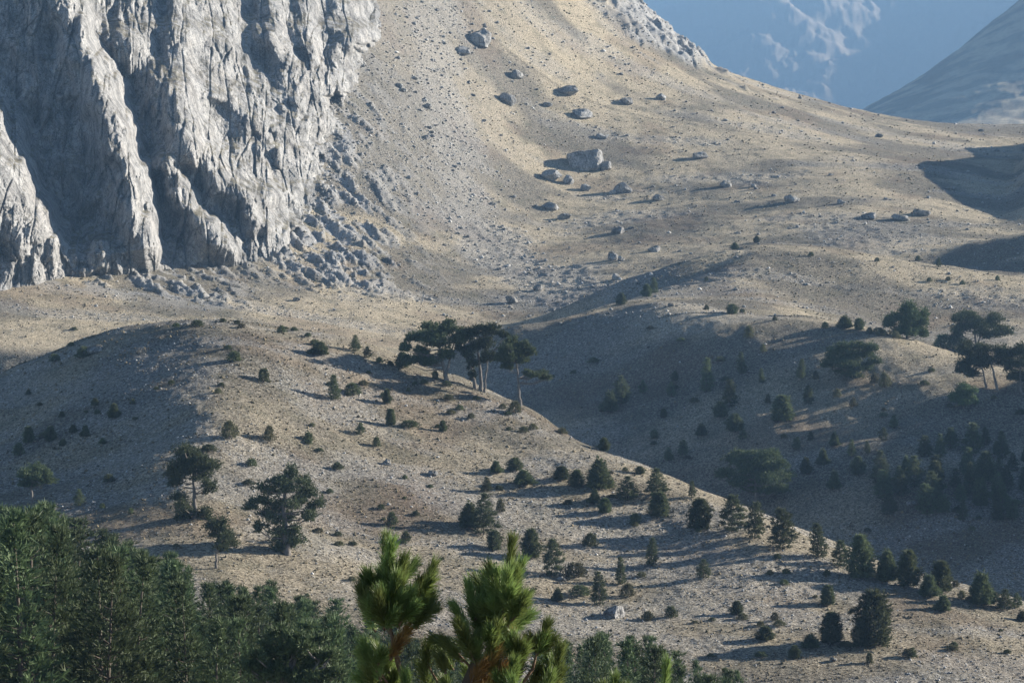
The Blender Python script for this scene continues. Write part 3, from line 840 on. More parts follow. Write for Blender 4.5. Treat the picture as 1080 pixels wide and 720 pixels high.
rng = np.random.RandomState(12)
ORD = ['leftmost', 'second from the left', 'third from the left', 'fourth from the left', 'fifth from the left', 'sixth from the left', 'seventh from the left', 'eighth from the left', 'ninth from the left', 'tenth from the left', 'eleventh from the left', 'twelfth from the left', 'thirteenth from the left', 'fourteenth from the left', 'fifteenth from the left', 'sixteenth from the left', 'seventeenth from the left', 'eighteenth from the left', 'nineteenth from the left', 'twentieth from the left']
class Kind:
    """prototype meshes of one kind of plant; copies are scaled to a height"""
    def __init__(self, name, meshes, mats, h, parts=('trunk', 'crown')):
        self.name, self.meshes, self.mats, self.h, self.parts = name, meshes, mats, h, parts
        self.proto = [None] * len(meshes)
    def put(self, loc, height, width=None, i=None, rz=None, r0=None):
        i = rng.randint(len(self.meshes)) if i is None else i % len(self.meshes)
        s = height / self.h; sw = s if width is None else width / (2 * r0)
        rz = rng.uniform(0, 6.28) if rz is None else rz
        if self.proto[i] is None:
            self.proto[i] = plant(self.name, loc, self.meshes[i], self.mats, (sw, sw, s), rz, self.parts); return self.proto[i]
        return copy_plant(self.proto[i], loc, (sw, sw, s), rz)

FOREST = Kind('pine_tree', [make_pine(31 + i, 13.0, (2.6, 3.1, 2.3, 2.9, 2.5, 3.3)[i], 0.12, 20, (0.13, 0.18, 0.10, 0.22, 0.14, 0.24)[i], (1.3, 1.15, 1.45, 1.1, 1.25, 1.0)[i], 0.30, 1.7, 0.42) for i in range(6)], (M_BARK, M_PINE), 13.0)
YOUNG = Kind('young_conifer', [make_pine(61 + i, 5.0, (1.15, 1.35, 1.0, 1.25)[i], 0.05, 17, (0.14, 0.2, 0.12, 0.25)[i], (0.85, 0.8, 0.95, 0.7)[i], 0.32, 2.3, 0.36) for i in range(4)], (M_BARK, M_YOUNG), 5.0)
JUNIPER = Kind('juniper_tree', [make_bush(81 + i, 4.0, (1.25, 1.4, 1.1)[i], 1150, ('egg', 'cone', 'egg')[i], 0.34, 0.55) for i in range(3)], (M_BARK, M_JUN), 4.0)
SHRUB = Kind('juniper_shrub', [make_bush(91 + i, 1.0, 1.0, 420, 'dome', 0.20, 0.5, False) for i in range(4)], (M_BARK, M_JUN), 1.0, ('stem', 'crown'))
THORN = Kind('thorn_bush', [make_bush(101 + i, 1.0, 1.0, 360, 'dome', 0.20, 0.5, False) for i in range(3)], (M_BARK, M_OLIVE), 1.0, ('stem', 'crown'))

# ------------------------------------------------------------------ old pines
def old_pine(seed, u, v, ymin, pads, trunks, label, cat='old pine', group=None, dens=1.0, mat=M_OLD, bark=M_PALE, tuft=0.5, ymax=None):
    p = place(u, v, ymin)
    px = p[1] / F
    pads = [(a - u, b - v, c, d) for a, b, c, d in pads]
    trunks = [([(a - u, b - v, c) for a, b, c in ln], r) for ln, r in trunks]
    if seed in (1, 2, 3): pads = [(a, b + d * 0.1, c * 1.0, d * 1.2) for a, b, c, d in pads]
    if seed in (4, 5, 6, 7): pads = [(a, b, c * 1.45, d * 1.6) for a, b, c, d in pads]
    if 8 <= seed <= 14: pads = [(a, b + 1, c * 1.15, d * (1.1 if seed in (12, 13) else 1.4)) for a, b, c, d in pads]
    o = plant('old_pine', tuple(p), make_old_pine(seed, p, pads, trunks, px, dens, tuft), (bark, mat))
    return tag(o, label, cat, group)
G_OLD = 'old flat-topped pines on the hillsides'
old_pine(1, 471, 402, 400, [(455, 347, 17, 5), (474, 344, 14, 5), (438, 356, 12, 5), (430, 366, 9, 4), (460, 359, 16, 7), (480, 357, 11, 7), (445, 371, 10, 5), (452, 381, 10, 5), (429, 378, 6, 4), (438, 382, 8, 4), (470, 370, 9, 6)],
         [([(471, 402, 0), (468, 388, 0.2), (464, 370, 0), (462, 350, 0)], 0.42), ([(470, 398, 0.5), (474, 380, 0.8), (480, 355, 0.6)], 0.3)],
         'broad dark flat-topped pine, leftmost of three on the hill crest', group=G_OLD, dens=1.3)
old_pine(2, 505, 411, 400, [(500, 349, 14, 5), (519, 348, 12, 4), (490, 355, 10, 6), (510, 361, 12, 7), (494, 369, 8, 6), (516, 375, 9, 6), (530, 354, 6, 3), (500, 384, 7, 5), (484, 364, 5, 4), (496, 396, 5, 3)],
         [([(507, 413, 0), (507, 395, 0.2), (504, 370, 0), (503, 350, 0)], 0.40), ([(501, 409, 0.6), (498, 390, 0.5), (491, 372, 0.6), (489, 358, 0.4)], 0.32), ([(511, 413, -0.4), (512, 396, -0.5), (517, 372, 0)], 0.24)],
         'dark flat-topped pine with several pale trunks, middle of three on the crest', group=G_OLD, dens=1.2)
old_pine(3, 548.5, 428, 400, [(541, 360, 9, 4), (535, 367, 10, 5), (550, 365, 9, 5), (557, 372, 9, 5), (530, 376, 8, 5), (541, 379, 11, 6), (552, 382, 7, 4), (566, 395, 10, 3), (576, 399, 6, 2), (557, 394, 6, 3), (534, 386, 6, 3), (545, 372, 9, 5)],
         [([(548.5, 428, 0), (547, 408, 0), (545, 385, 0.2), (542, 361, 0)], 0.30)],
         'slender flat-topped pine with bare pale trunk, rightmost of three on the crest', group=G_OLD, dens=1.2)
old_pine(4, 206, 546, 300, [(196, 480, 12, 5), (209, 484, 13, 5), (224, 491, 10, 4), (186, 499, 12, 5), (180, 507, 8, 4), (214, 499, 9, 4), (225, 512, 8, 4), (190, 524, 8, 4), (200, 541, 12, 5), (216, 543, 8, 4), (200, 490, 10, 4)],
         [([(206, 546, 0), (205, 525, 0.1), (203, 500, 0), (200, 478, 0)], 0.34)],
         'old pine with layered crown and bare pale trunk on the shaded left slope', group=G_OLD, dens=0.9, tuft=0.45)
old_pine(5, 303, 584, 300, [(306, 500, 7, 5), (292, 507, 10, 4), (320, 508, 8, 4), (282, 517, 10, 4), (300, 515, 10, 5), (325, 520, 9, 5), (272, 527, 9, 4), (264, 534, 6, 3), (290, 531, 10, 5), (315, 530, 9, 5), (332, 532, 6, 4), (280, 545, 8, 5), (300, 548, 10, 6), (322, 545, 8, 5), (275, 557, 6, 4), (295, 562, 9, 5), (312, 562, 8, 6), (300, 575, 8, 5), (310, 572, 6, 4)],
         [([(303, 586, 0), (301, 560, 0), (299, 530, 0.1), (304, 497, 0)], 0.52)],
         'large ragged old pine with drooping limbs and thick trunk above the forest', group=G_OLD, dens=0.85, tuft=0.42)
old_pine(6, 228, 599, 290, [(233, 552, 7, 4), (227, 560, 8, 4), (238, 566, 8, 4), (240, 576, 8, 4), (231, 570, 6, 3)],
         [([(228, 600, 0), (228, 580, 0), (231, 555, 0)], 0.2)],
         'small crooked pine with thin white trunk just above the forest', group=G_OLD, dens=1.2, tuft=0.4)
old_pine(7, 34, 530, 300, [(25, 500, 7, 4), (36, 495, 9, 4), (46, 501, 7, 4), (30, 508, 8, 4), (49, 507, 6, 3), (37, 503, 8, 4)],
         [([(34, 532, 0), (33, 515, 0), (35, 497, 0)], 0.24)],
         'round-headed small pine standing over the forest edge at far left', group=G_OLD, dens=1.2, tuft=0.4)
old_pine(8, 957, 357, 560, [(957, 325, 9, 5), (948, 331, 10, 5), (966, 331, 10, 5), (941, 339, 9, 5), (957, 337, 12, 6), (971, 340, 8, 5), (946, 347, 9, 5), (962, 347, 12, 5), (974, 349, 6, 4)],
         [([(957, 357, 0), (956, 345, 0), (957, 326, 0)], 0.36)],
         'bushy rounded green pine behind the lit knoll on the right', group=G_OLD, dens=1.1, mat=M_PINE)
old_pine(9, 1030, 371, 560, [(1015, 335, 12, 5), (1030, 332, 14, 4), (1045, 339, 12, 5), (1055, 347, 10, 5), (1010, 345, 8, 5), (1028, 344, 12, 6), (1008, 355, 8, 6), (1042, 352, 10, 5), (1015, 362, 8, 4)],
         [([(1030, 373, 0), (1029, 358, 0.2), (1027, 335, 0)], 0.40), ([(1030, 370, 0.3), (1034, 355, 0.4), (1045, 341, 0)], 0.26)],
         'wide flat-topped pine, rear one of the group on the right slope', group=G_OLD, dens=1.1)
old_pine(10, 1050, 411, 520, [(1020, 372, 9, 6), (1035, 367, 13, 4), (1052, 370, 10, 5), (1018, 382, 9, 5), (1032, 380, 10, 6), (1050, 380, 8, 4), (1015, 389, 6, 4), (1024, 392, 7, 3), (1040, 374, 10, 5)],
         [([(1052, 412, 0), (1048, 392, 0.2), (1043, 372, 0)], 0.36), ([(1041, 410, 0.5), (1038, 395, 0.5), (1033, 375, 0.4)], 0.3)],
         'flat-topped pine with two leaning bare trunks on the right slope', group=G_OLD, dens=1.1)
old_pine(11, 1077, 414, 520, [(1072, 372, 10, 5), (1084, 370, 12, 5), (1068, 382, 8, 5), (1080, 383, 11, 6), (1066, 394, 7, 4), (1078, 396, 9, 5), (1090, 390, 10, 6)],
         [([(1077, 416, 0), (1076, 398, 0), (1078, 374, 0)], 0.34)],
         'dark pine cut by the right edge of the view, beside two-trunked pine', group=G_OLD, dens=1.1)
old_pine(12, 900, 399, 560, [(888, 364, 12, 4), (910, 366, 14, 5), (880, 374, 10, 5), (900, 376, 16, 7), (886, 386, 14, 5), (906, 388, 12, 5), (922, 380, 8, 4), (874, 384, 7, 5), (900, 393, 14, 4)],
         [([(900, 400, 0), (899, 385, 0), (898, 366, 0)], 0.36), ([(897, 399, 0.5), (888, 385, 0.5), (882, 374, 0.2)], 0.25)],
         'low wide spreading dark pine in shade below the lit knoll', group=G_OLD, dens=1.2)
old_pine(13, 797, 540, 460, [(790, 478, 16, 5), (812, 480, 14, 5), (775, 485, 12, 6), (800, 488, 18, 7), (822, 489, 12, 6), (768, 495, 10, 6), (786, 500, 16, 7), (810, 502, 16, 7), (828, 500, 9, 6), (775, 508, 10, 6), (800, 513, 16, 7), (820, 513, 10, 6)],
         [([(797, 541, 0), (797, 520, 0), (796, 480, 0)], 0.42)],
         'broad dark round-crowned pine deep in the shaded valley', group=G_OLD, dens=1.0)
old_pine(14, 1016, 431, 500, [(1014, 411, 9, 4), (1024, 414, 8, 4), (1008, 418, 8, 4), (1020, 421, 9, 4), (1030, 420, 6, 3)],
         [([(1016, 432, 0), (1016, 420, 0), (1016, 411, 0)], 0.2)],
         'low pale-green spreading pine beneath the two-trunked pine', group=G_OLD, dens=1.1, mat=M_PINE)

# ------------------------------------------------------------------ single conifers and shrubs: (u, v of the foot, height px, width px or 0, kind, must lie beyond)
def region_put(rows, kindmap, tmpl, group, cat, ymin, ymax=1e9):
    """put listed plants; those of one wording are told apart by their order from left to right"""
    by = {}
    for r in rows:
        u, v, hp, wp, k = r[:5]
        p = place(u, v, ymin)
        if p is None or p[1] > ymax: print('no ground for', r, None if p is None else p[1]); continue
        by.setdefault((k, r[5] if len(r) > 5 else None), []).append((u, hp, wp, p))
    for (k, own), lst in by.items():
        lst.sort(key=lambda q: q[0])
        for i, (u, hp, wp, p) in enumerate(lst):
            px = p[1] / F; K, r0 = kindmap[k]
            o = K.put(tuple(p), hp * px, (wp * px if wp else None), rng.randint(99), None, r0)
            if own: tag(o, own, cat[k])
            else:
                o['label'] = tmpl[k] if len(lst) == 1 else ORD[min(i, 19)] + ' of ' + tmpl[k]
                tag(o, None, cat[k], group)
KM = {'y': (YOUNG, 1.2), 'j': (JUNIPER, 1.25), 's': (SHRUB, 1.0), 't': (THORN, 1.0)}
CAT = {'y': 'conifer', 'j': 'juniper', 's': 'shrub', 't': 'bush'}
# the line of trees down the lit ridge
region_put([
    (730, 525, 17, 0, 'y'), (772, 561, 38, 27, 'y', 'dense young conifer, tallest near the top of the ridge row'), (796, 568, 37, 20, 'y', 'narrow pointed fir-like conifer just right of the dense one on the ridge'),
    (826, 579, 41, 29, 'y', 'broad dark pyramid conifer halfway down the ridge row'), (863, 588, 35, 24, 'y', 'paler loose conifer just below the broad dark pyramid one'),
    (886, 598, 27, 19, 'y'), (908, 610, 44, 27, 'j', 'tall dark rounded juniper at the shoulder of the ridge'), (936, 613, 35, 24, 'j', 'grey-green upright juniper beside the tall dark rounded one'),
    (958, 619, 37, 26, 'j', 'dark juniper with a slanting top in the ridge row'), (975, 600, 34, 18, 'y', 'pointed conifer rising behind the ridge row'), (993, 624, 31, 25, 'j', 'dark round juniper last in the ridge row'),
    (980, 629, 25, 20, 'j', 'small dense juniper in front of the last round one'), (995, 644, 18, 17, 'j', 'small egg-shaped juniper alone below the ridge row'),
    (738, 558, 31, 24, 'j', 'very dark rounded juniper at the top of the ridge row'), (737, 561, 17, 10, 'y'), (788, 531, 15, 11, 'y'), (742, 609, 19, 16, 'y'),
    (873, 638, 20, 17, 'j', 'small dark juniper in the gravel below the tall rounded one'), (777, 648, 14, 14, 'j'),
    (807, 675, 14, 20, 'j'), (877, 678, 31, 27, 'j', 'dark spreading juniper left of the biggest lower juniper'), (922, 682, 57, 38, 'j', 'biggest juniper, tall and rounded, low on the right slope'),
    (909, 682, 30, 18, 'j', 'dark lower bush leaning against the biggest juniper'), (855, 683, 16, 18, 'j'), (838, 694, 13, 11, 'j'),
    (1035, 638, 37, 28, 'j', 'dark bush at the shaded foot of the ridge, far right'), (1060, 643, 21, 18, 'y'), (1073, 641, 15, 12, 'y'),
    (1078, 655, 12, 12, 'j'), (961, 694, 11, 12, 'y'), (955, 693, 9, 9, 'y'),
    ], KM, {'y': 'the small young conifers along the lower ridge', 'j': 'the small junipers on the stony lower right slope', 's': '', 't': ''}, 'small conifers on the lower ridge', CAT, 300, 460)
region_put([
    (523, 499, 14, 12, 'j'), (543, 496, 13, 15, 'j'), (552, 511, 17, 22, 'j'), (513, 519, 15, 13, 'y'),
    (495, 557, 29, 22, 'j', 'dark juniper at the edge of the brown hollow, left of a taller conifer'), (510, 564, 42, 30, 'y', 'dark dense conifer in the shade beside the brown hollow'),
    (592, 506, 14, 18, 'j'), (608, 513, 17, 15, 'j', 'very dark egg-shaped juniper on the crest beside the dense grey-green pine'), (632, 516, 35, 26, 'j', 'dense grey-green rounded pine on the crest'), (627, 531, 16, 12, 'j'), (638, 541, 15, 15, 'j'),
    (662, 528, 25, 24, 'y', 'grey-green bushy conifer right of the dense crest pine'), (693, 524, 29, 26, 'y', 'bushy conifer with pointed crown on the lit crest slope'), (695, 545, 25, 24, 'j', 'pale grey-green juniper below the pointed bushy conifer'),
    (675, 500, 8, 9, 'j'), (670, 552, 10, 12, 's'), (622, 576, 13, 17, 's'), (560, 589, 30, 22, 'j', 'dark upright juniper behind the tall foreground pine shoot'), (582, 608, 38, 20, 'y', 'slim dark conifer just right of the foreground pine'),
    (655, 616, 28, 15, 'y', 'slim conifer near the grey boulder, upper of two'), (632, 638, 34, 17, 'y', 'slim pointed conifer beside the big grey boulder'), (687, 596, 28, 17, 'y', 'faint slender conifer in the gravelly gully'),
    (612, 628, 10, 22, 's'), (588, 634, 15, 12, 'j'), (662, 629, 13, 15, 't'), (708, 651, 11, 14, 's'), (683, 654, 9, 15, 't'), (607, 609, 15, 27, 't', 'wide yellow-green bush among rocks in the gully'), (528, 540, 13, 10, 't'), (521, 580, 20, 16, 'j'),
    (413, 554, 13, 12, 's'), (428, 571, 10, 11, 's'), (402, 537, 5, 9, 's'), (780, 518, 9, 8, 's'), (788, 556, 5, 8, 's'), (862, 553, 6, 8, 's'), (820, 589, 5, 9, 's'), (872, 607, 6, 9, 's'), (783, 653, 6, 14, 't'), (817, 654, 8, 10, 't'), (822, 660, 6, 13, 't'), (802, 660, 5, 10, 't'), (892, 682, 6, 15, 't'), (917, 699, 10, 8, 's'), (1008, 619, 7, 9, 't'), (1014, 631, 8, 9, 't'), (1022, 634, 5, 10, 't'),
    ], KM, {'y': 'the small conifers on the middle slope', 'j': 'the small dark junipers on the middle slope', 's': 'the low dark shrubs on the near slope', 't': 'the low olive bushes on the near slope'}, 'small plants on the near slope', CAT, 300, 470)
region_put([
    (337, 374, 15, 20, 'j', 'dark bushy juniper on the crest left of the flat-topped pines'), (247, 381, 10, 16, 's'), (278, 403, 13, 14, 's'), (352, 421, 25, 17, 'y', 'small conifer with long shadow on the sunlit near slope'), (208, 344, 6, 15, 's'), (297, 351, 7, 10, 's'),
    (242, 462, 17, 18, 't'), (284, 465, 15, 12, 't'), (325, 465, 8, 12, 's'), (88, 377, 11, 16, 's', 'dark shrub against the rock on the left crest'), (58, 381, 7, 13, 's'), (220, 476, 7, 18, 's'), (265, 492, 7, 14, 's'), (356, 495, 7, 13, 's'),
    (375, 371, 17, 12, 'y'), (387, 378, 12, 9, 'y'), (372, 416, 11, 18, 's'), (408, 426, 15, 10, 'j', 'small dark conical juniper alone on the sunlit near slope'), (412, 449, 17, 12, 'j'), (380, 458, 12, 10, 'y'), (432, 451, 7, 23, 's', 'wide flat dark juniper mat on the near slope'), (467, 455, 11, 9, 'j'), (397, 471, 9, 9, 's'),
    (424, 388, 16, 15, 'j', 'dark juniper at the foot of the broad flat-topped pine'), (459, 400, 8, 9, 's'), (473, 422, 6, 13, 't'), (543, 436, 12, 15, 't', 'rounded olive bush beside the slender pine trunk'), (552, 456, 6, 11, 't'), (562, 453, 6, 10, 't'), (593, 458, 6, 13, 't'), (615, 465, 5, 11, 't'), (637, 476, 14, 13, 'j'), (712, 489, 12, 14, 'j'), (497, 441, 5, 9, 't'), (530, 431, 5, 9, 't'),
    (310, 349, 4, 8, 's'), (250, 342, 4, 9, 's'), (235, 340, 4, 8, 's'), (186, 345, 4, 9, 's'), (325, 355, 4, 7, 's'), (400, 383, 6, 8, 's'), (412, 386, 5, 8, 's'), (120, 441, 15, 13, 'j', 'dark juniper alone in the shaded left flank'),
    ], KM, {'y': 'the young conifers on the near hill top', 'j': 'the small junipers on the near hill top', 's': 'the low dark shrubs on the near hill top', 't': 'the olive bushes on the near hill top'}, 'small plants on the near hill', CAT, 340, 520)
region_put([
    (30, 467, 17, 13, 'j'), (53, 465, 15, 11, 'j'), (77, 456, 9, 9, 'j'), (90, 460, 13, 9, 'j'), (100, 428, 8, 7, 'j'), (30, 416, 5, 6, 's'), (140, 426, 5, 7, 's'), (65, 440, 6, 7, 's'), (66, 470, 7, 8, 's'), (108, 468, 6, 8, 's'), (83, 533, 17, 11, 'y', 'small green conifer alone in shade above the forest edge'), (20, 480, 12, 12, 's'), (138, 541, 5, 7, 's'), (108, 536, 5, 7, 's'), (115, 508, 8, 14, 's'),
    ], KM, {'y': 'x', 'j': 'the small junipers in the shaded left flank', 's': 'the low shrubs in the shaded left flank', 't': ''}, 'small plants on the shaded flank', CAT, 340, 520)
region_put([
    (643, 434, 23, 17, 'j', 'dark juniper on the shaded hill, lower of a close pair'), (655, 426, 29, 20, 'y', 'bushy conifer on the shaded hill, upper of a close pair'), (678, 414, 13, 9, 'y'), (708, 418, 15, 10, 'y'), (712, 401, 10, 8, 'y'),
    (745, 413, 35, 19, 'y', 'tall narrow conifer catching sun on the shaded hillside'), (782, 394, 22, 13, 'y'), (770, 429, 27, 15, 'y', 'sunlit-topped conifer below the tall narrow one on the shaded hillside'), (845, 399, 20, 12, 'y'), (853, 426, 19, 12, 'y'), (825, 444, 26, 26, 'j', 'wide dark juniper with yellow-green side on the shaded hillside'),
    (740, 459, 14, 11, 'j'), (803, 404, 15, 9, 'y'), (900, 429, 9, 8, 't'), (883, 418, 8, 9, 't'), (933, 408, 14, 13, 't'), (922, 404, 10, 10, 't'), (775, 455, 18, 16, 'j'), (840, 474, 13, 9, 'y'), (855, 464, 9, 7, 'y'), (932, 464, 13, 9, 'y'), (943, 451, 13, 9, 'y'), (1040, 470, 19, 10, 'y'), (1050, 479, 14, 9, 'y'), (898, 481, 17, 10, 'y'), (783, 463, 13, 9, 'y'),
    (790, 356, 12, 10, 't'), (805, 371, 8, 7, 't'), (772, 331, 10, 12, 'j'), (891, 346, 14, 17, 'j', 'dark rounded juniper left of the lit knoll'), (906, 348, 12, 11, 'j'), (995, 368, 14, 24, 's', 'wide dark shrub between the rounded pine and flat-topped pine'), (930, 354, 6, 13, 't'), (917, 352, 6, 8, 's'), (945, 357, 7, 11, 't'), (870, 346, 6, 8, 's'), (817, 338, 4, 6, 's'), (745, 327, 5, 6, 's'), (783, 330, 4, 6, 's'), (860, 400, 9, 7, 'y'), (700, 440, 9, 8, 'j'), (690, 462, 9, 8, 'j'), (720, 480, 16, 11, 'y'), (705, 486, 14, 10, 'y'), (760, 440, 16, 13, 'j'), (810, 425, 9, 7, 't'),
    (880, 470, 15, 11, 'j'), (868, 490, 18, 12, 'j'), (850, 500, 17, 12, 'j'), (905, 500, 18, 13, 'j'), (915, 478, 13, 9, 'y'), (880, 515, 20, 13, 'j'),
    ], KM, {'y': 'the small conifers on the shaded middle hill', 'j': 'the dark junipers on the shaded middle hill', 's': 'the low shrubs on the middle hill crest', 't': 'the olive bushes on the middle hill'}, 'small plants on the shaded middle hill', CAT, 500, 760)
region_put([
    (682, 313, 13, 11, 'j'), (690, 309, 16, 12, 'y'), (655, 321, 12, 10, 'j'), (775, 263, 7, 8, 'j'), (798, 256, 7, 6, 'j'), (990, 282, 10, 6, 'y'), (1052, 296, 5, 5, 's'), (968, 275, 5, 6, 's'), (745, 296, 4, 5, 's'), (855, 270, 4, 6, 's'), (925, 276, 4, 6, 's'), (1000, 296, 4, 6, 's'), (1015, 300, 4, 6, 's'), (980, 297, 4, 6, 's')
    ], KM, {'y': 'the small conifers on the rear hill', 'j': 'the small junipers on the rear hill', 's': 'the tiny shrubs on the rear hill crest', 't': ''}, 'small plants on the rear hill', CAT, 700, 1100)
# the dark copse at the right edge of the valley
for k, (u, v) in enumerate([(955, 528), (966, 510), (982, 520), (990, 497), (1004, 512), (1016, 494), (1026, 520), (1040, 500), (1052, 526), (1066, 498), (1078, 515), (972, 545), (998, 540), (1018, 552), (1046, 548), (1072, 546), (940, 540), (1092, 505), (1094, 535), (1010, 530), (1062, 480), (1030, 478), (960, 500), (975, 482), (992, 480), (1008, 476), (1022, 505), (1036, 512), (1050, 508), (1068, 522), (1082, 530), (985, 535), (1030, 538), (1058, 540), (950, 512), (935, 525), (925, 508), (1080, 488)]):
    p = place(u + rng.uniform(-6, 6), v + rng.uniform(-5, 5), 480)
    if p is None: continue
    K, r0 = ((YOUNG, 1.2), (JUNIPER, 1.25))[k % 5 == 2]
    hh = rng.uniform(17, 34) * p[1] / F
    o = K.put(tuple(p), hh, hh * rng.uniform(0.5, 0.8), k, None, r0)
    tag(o, 'one of the crowded dark conifers of the shaded valley copse', 'conifer', 'conifers of the shaded valley copse')

# small shrubs strewn over the hills
n = 0
for _ in range(3000):
    if n >= 130: break
    u, v = rng.uniform(0, 1080), rng.uniform(335, 700)
    p = place(u, v, 290)
    if p is None or p[1] > 760: continue
    if fbm2(np.array([p[0]]), np.array([p[1]]), 30, 2, 77)[0] < rng.uniform(-0.5, 0.5): continue
    hp = rng.uniform(2.5, 5.5); px = p[1] / F
    near = p[1] < 520
    K = THORN if rng.rand() < 0.4 else SHRUB
    o = K.put(tuple(p), hp * px, hp * px * rng.uniform(1.6, 2.8), rng.randint(99), None, 1.0)
    if K is THORN: tag(o, 'one of the tiny olive cushions strewn over the %s' % ('near hill' if near else 'middle hill'), 'bush', 'tiny olive cushions of the %s' % ('near hill' if near else 'middle hill'))
    else: tag(o, 'one of the tiny dark shrubs strewn over the %s' % ('near hill' if near else 'middle hill'), 'shrub', 'tiny dark shrubs of the %s' % ('near hill' if near else 'middle hill'))
    n += 1

# ------------------------------------------------------------------ the forest in front
SKYL = ([-60, 0, 30, 50, 65, 88, 110, 130, 155, 185, 200, 220, 245, 285, 320, 345, 370, 420, 480, 560, 600, 630, 680, 720, 780, 820, 900],
        [520, 524, 521, 517, 536, 545, 556, 561, 571, 577, 590, 603, 610, 613, 623, 627, 638, 655, 672, 680, 668, 660, 666, 688, 704, 722, 760])
FOREST_NAMED = {}
pts = []
frng = np.random.RandomState(77)
for y in np.arange(252, 122, -8.5):
    for u in np.arange(-60, 860, 4.7 * F / y):
        uu, yy = u + frng.uniform(-0.4, 0.4) * 4.7 * F / y, y + frng.uniform(-3, 3)
        if uu > 575 and yy < 150: continue
        if 405 < uu < 575 and yy < 150: continue
        top = np.interp(uu, *SKYL) + frng.exponential(13) + (252 - yy) * 0.16 * (1 if uu < 500 else 0.5)
        x = (uu - 540) / F * yy
        g = float(ground(x, yy)); h = (500 - top) / F * yy - g
        if h < 4.5: continue
        if h > 16.5: h = frng.uniform(13.5, 16.5)
        pts.append((uu, yy, x, g, h))
print('forest trees', len(pts))
FRONT_LABELS = []
for k, (u, y, x, g, h) in enumerate(pts):
    wide = frng.uniform(0.85, 1.2)
    o = FOREST.put((x, y, g), h, h * 0.46 * wide, k * 5 + frng.randint(3), frng.uniform(0, 6.28), 2.85)
    if u < 450: tag(o, 'one of the crowded dark green pines of the forest at bottom left', 'pine tree', 'pines of the forest at bottom left')
    else: tag(o, 'one of the low pines whose tops show along the bottom edge', 'pine tree', 'pines along the bottom edge')

# flat umbrella pine in the front of the forest
def free_pine(seed, u, y, pads, trunks, label, dens=1.0, tuft=0.4):
    x = (u - 540) / F * y; g = float(ground(x, y)); v = 500 - g / y * F
    px = y / F
    o = plant('old_pine', (x, y, g), make_old_pine(seed, None, [(a - u, b - v, c, d) for a, b, c, d in pads], [([(a - u, b - v, c) for a, b, c in [(u, v, 0)] + ln], r) for ln, r in trunks], px, dens, tuft), (M_PALE, M_PINE))
    return tag(o, label, 'old pine', G_OLD)
free_pine(21, 315, 118, [(300, 674, 22, 8), (325, 676, 20, 8), (285, 686, 18, 8), (312, 686, 26, 10), (340, 690, 18, 8), (290, 704, 22, 9), (330, 708, 24, 9), (268, 700, 14, 7), (305, 716, 30, 10), (352, 706, 14, 8)],
          [([(314, 730, 0), (310, 700, 0), (308, 676, 0)], 0.22), ([(314, 740, 0), (325, 715, -0.3), (338, 695, -0.3)], 0.12)], 'umbrella-shaped pine with bare grey limbs at the front of the forest', 1.5, 0.3)

# ------------------------------------------------------------------ boulders
def make_rock(seed, blocky=0.0, sub=3):
    bm = bmesh.new(); bmesh.ops.create_icosphere(bm, subdivisions=sub, radius=1.0)
    co = np.array([v.co[:] for v in bm.verts])
    r = np.random.RandomState(seed)
    # cut by random planes into facets, then roughen
    for _ in range(11):
        nrm = unit(r.normal(size=3)); dcut = r.uniform(0.55, 0.85)
        s = co @ nrm; co = co - np.maximum(s - dcut, 0)[:, None] * nrm * 0.93
    if blocky: co = np.sign(co) * np.abs(co) ** (1 - 0.45 * blocky)
    co += unit(co) * (fbm3(co[:, 0] + seed, co[:, 1], co[:, 2], 0.7, 4, seed, 0.55) * 0.16)[:, None]
    co *= np.array([1.0, 0.85, 0.62]) * r.uniform(0.85, 1.15, 3)
    for v, c in zip(bm.verts, co): v.co = c
    m = bpy.data.meshes.new('boulder'); bm.to_mesh(m); bm.free()
    m['half'] = float(np.abs(co[:, 0]).max()); m['high'] = float(co[:, 2].max())
    m.materials.append(M_BOULDER)
    return m
ROCKS = [make_rock(400 + i) for i in range(9)]
BLOCK = make_rock(451, 0.9, 4)
rock_proto = {}
rrng = np.random.RandomState(9)
def put_rock(p, wpx, hpx, me, rz=None):
    px = p[1] / F
    s = wpx * px / 2 / me['half']; sz = 0.78 * hpx * px / (me['high'] * 1.45)
    key = me.name
    if key not in rock_proto: o = rock_proto[key] = link('boulder', me)
    else: o = rock_proto[key].copy(); COL.objects.link(o)
    o.location = (p[0], p[1], p[2] + 0.45 * me['high'] * sz); o.scale = (s, s, sz)
    o.rotation_euler = (rrng.normal() * 0.12, rrng.normal() * 0.12, rrng.uniform(0, 6.28) if rz is None else rz)
    return o
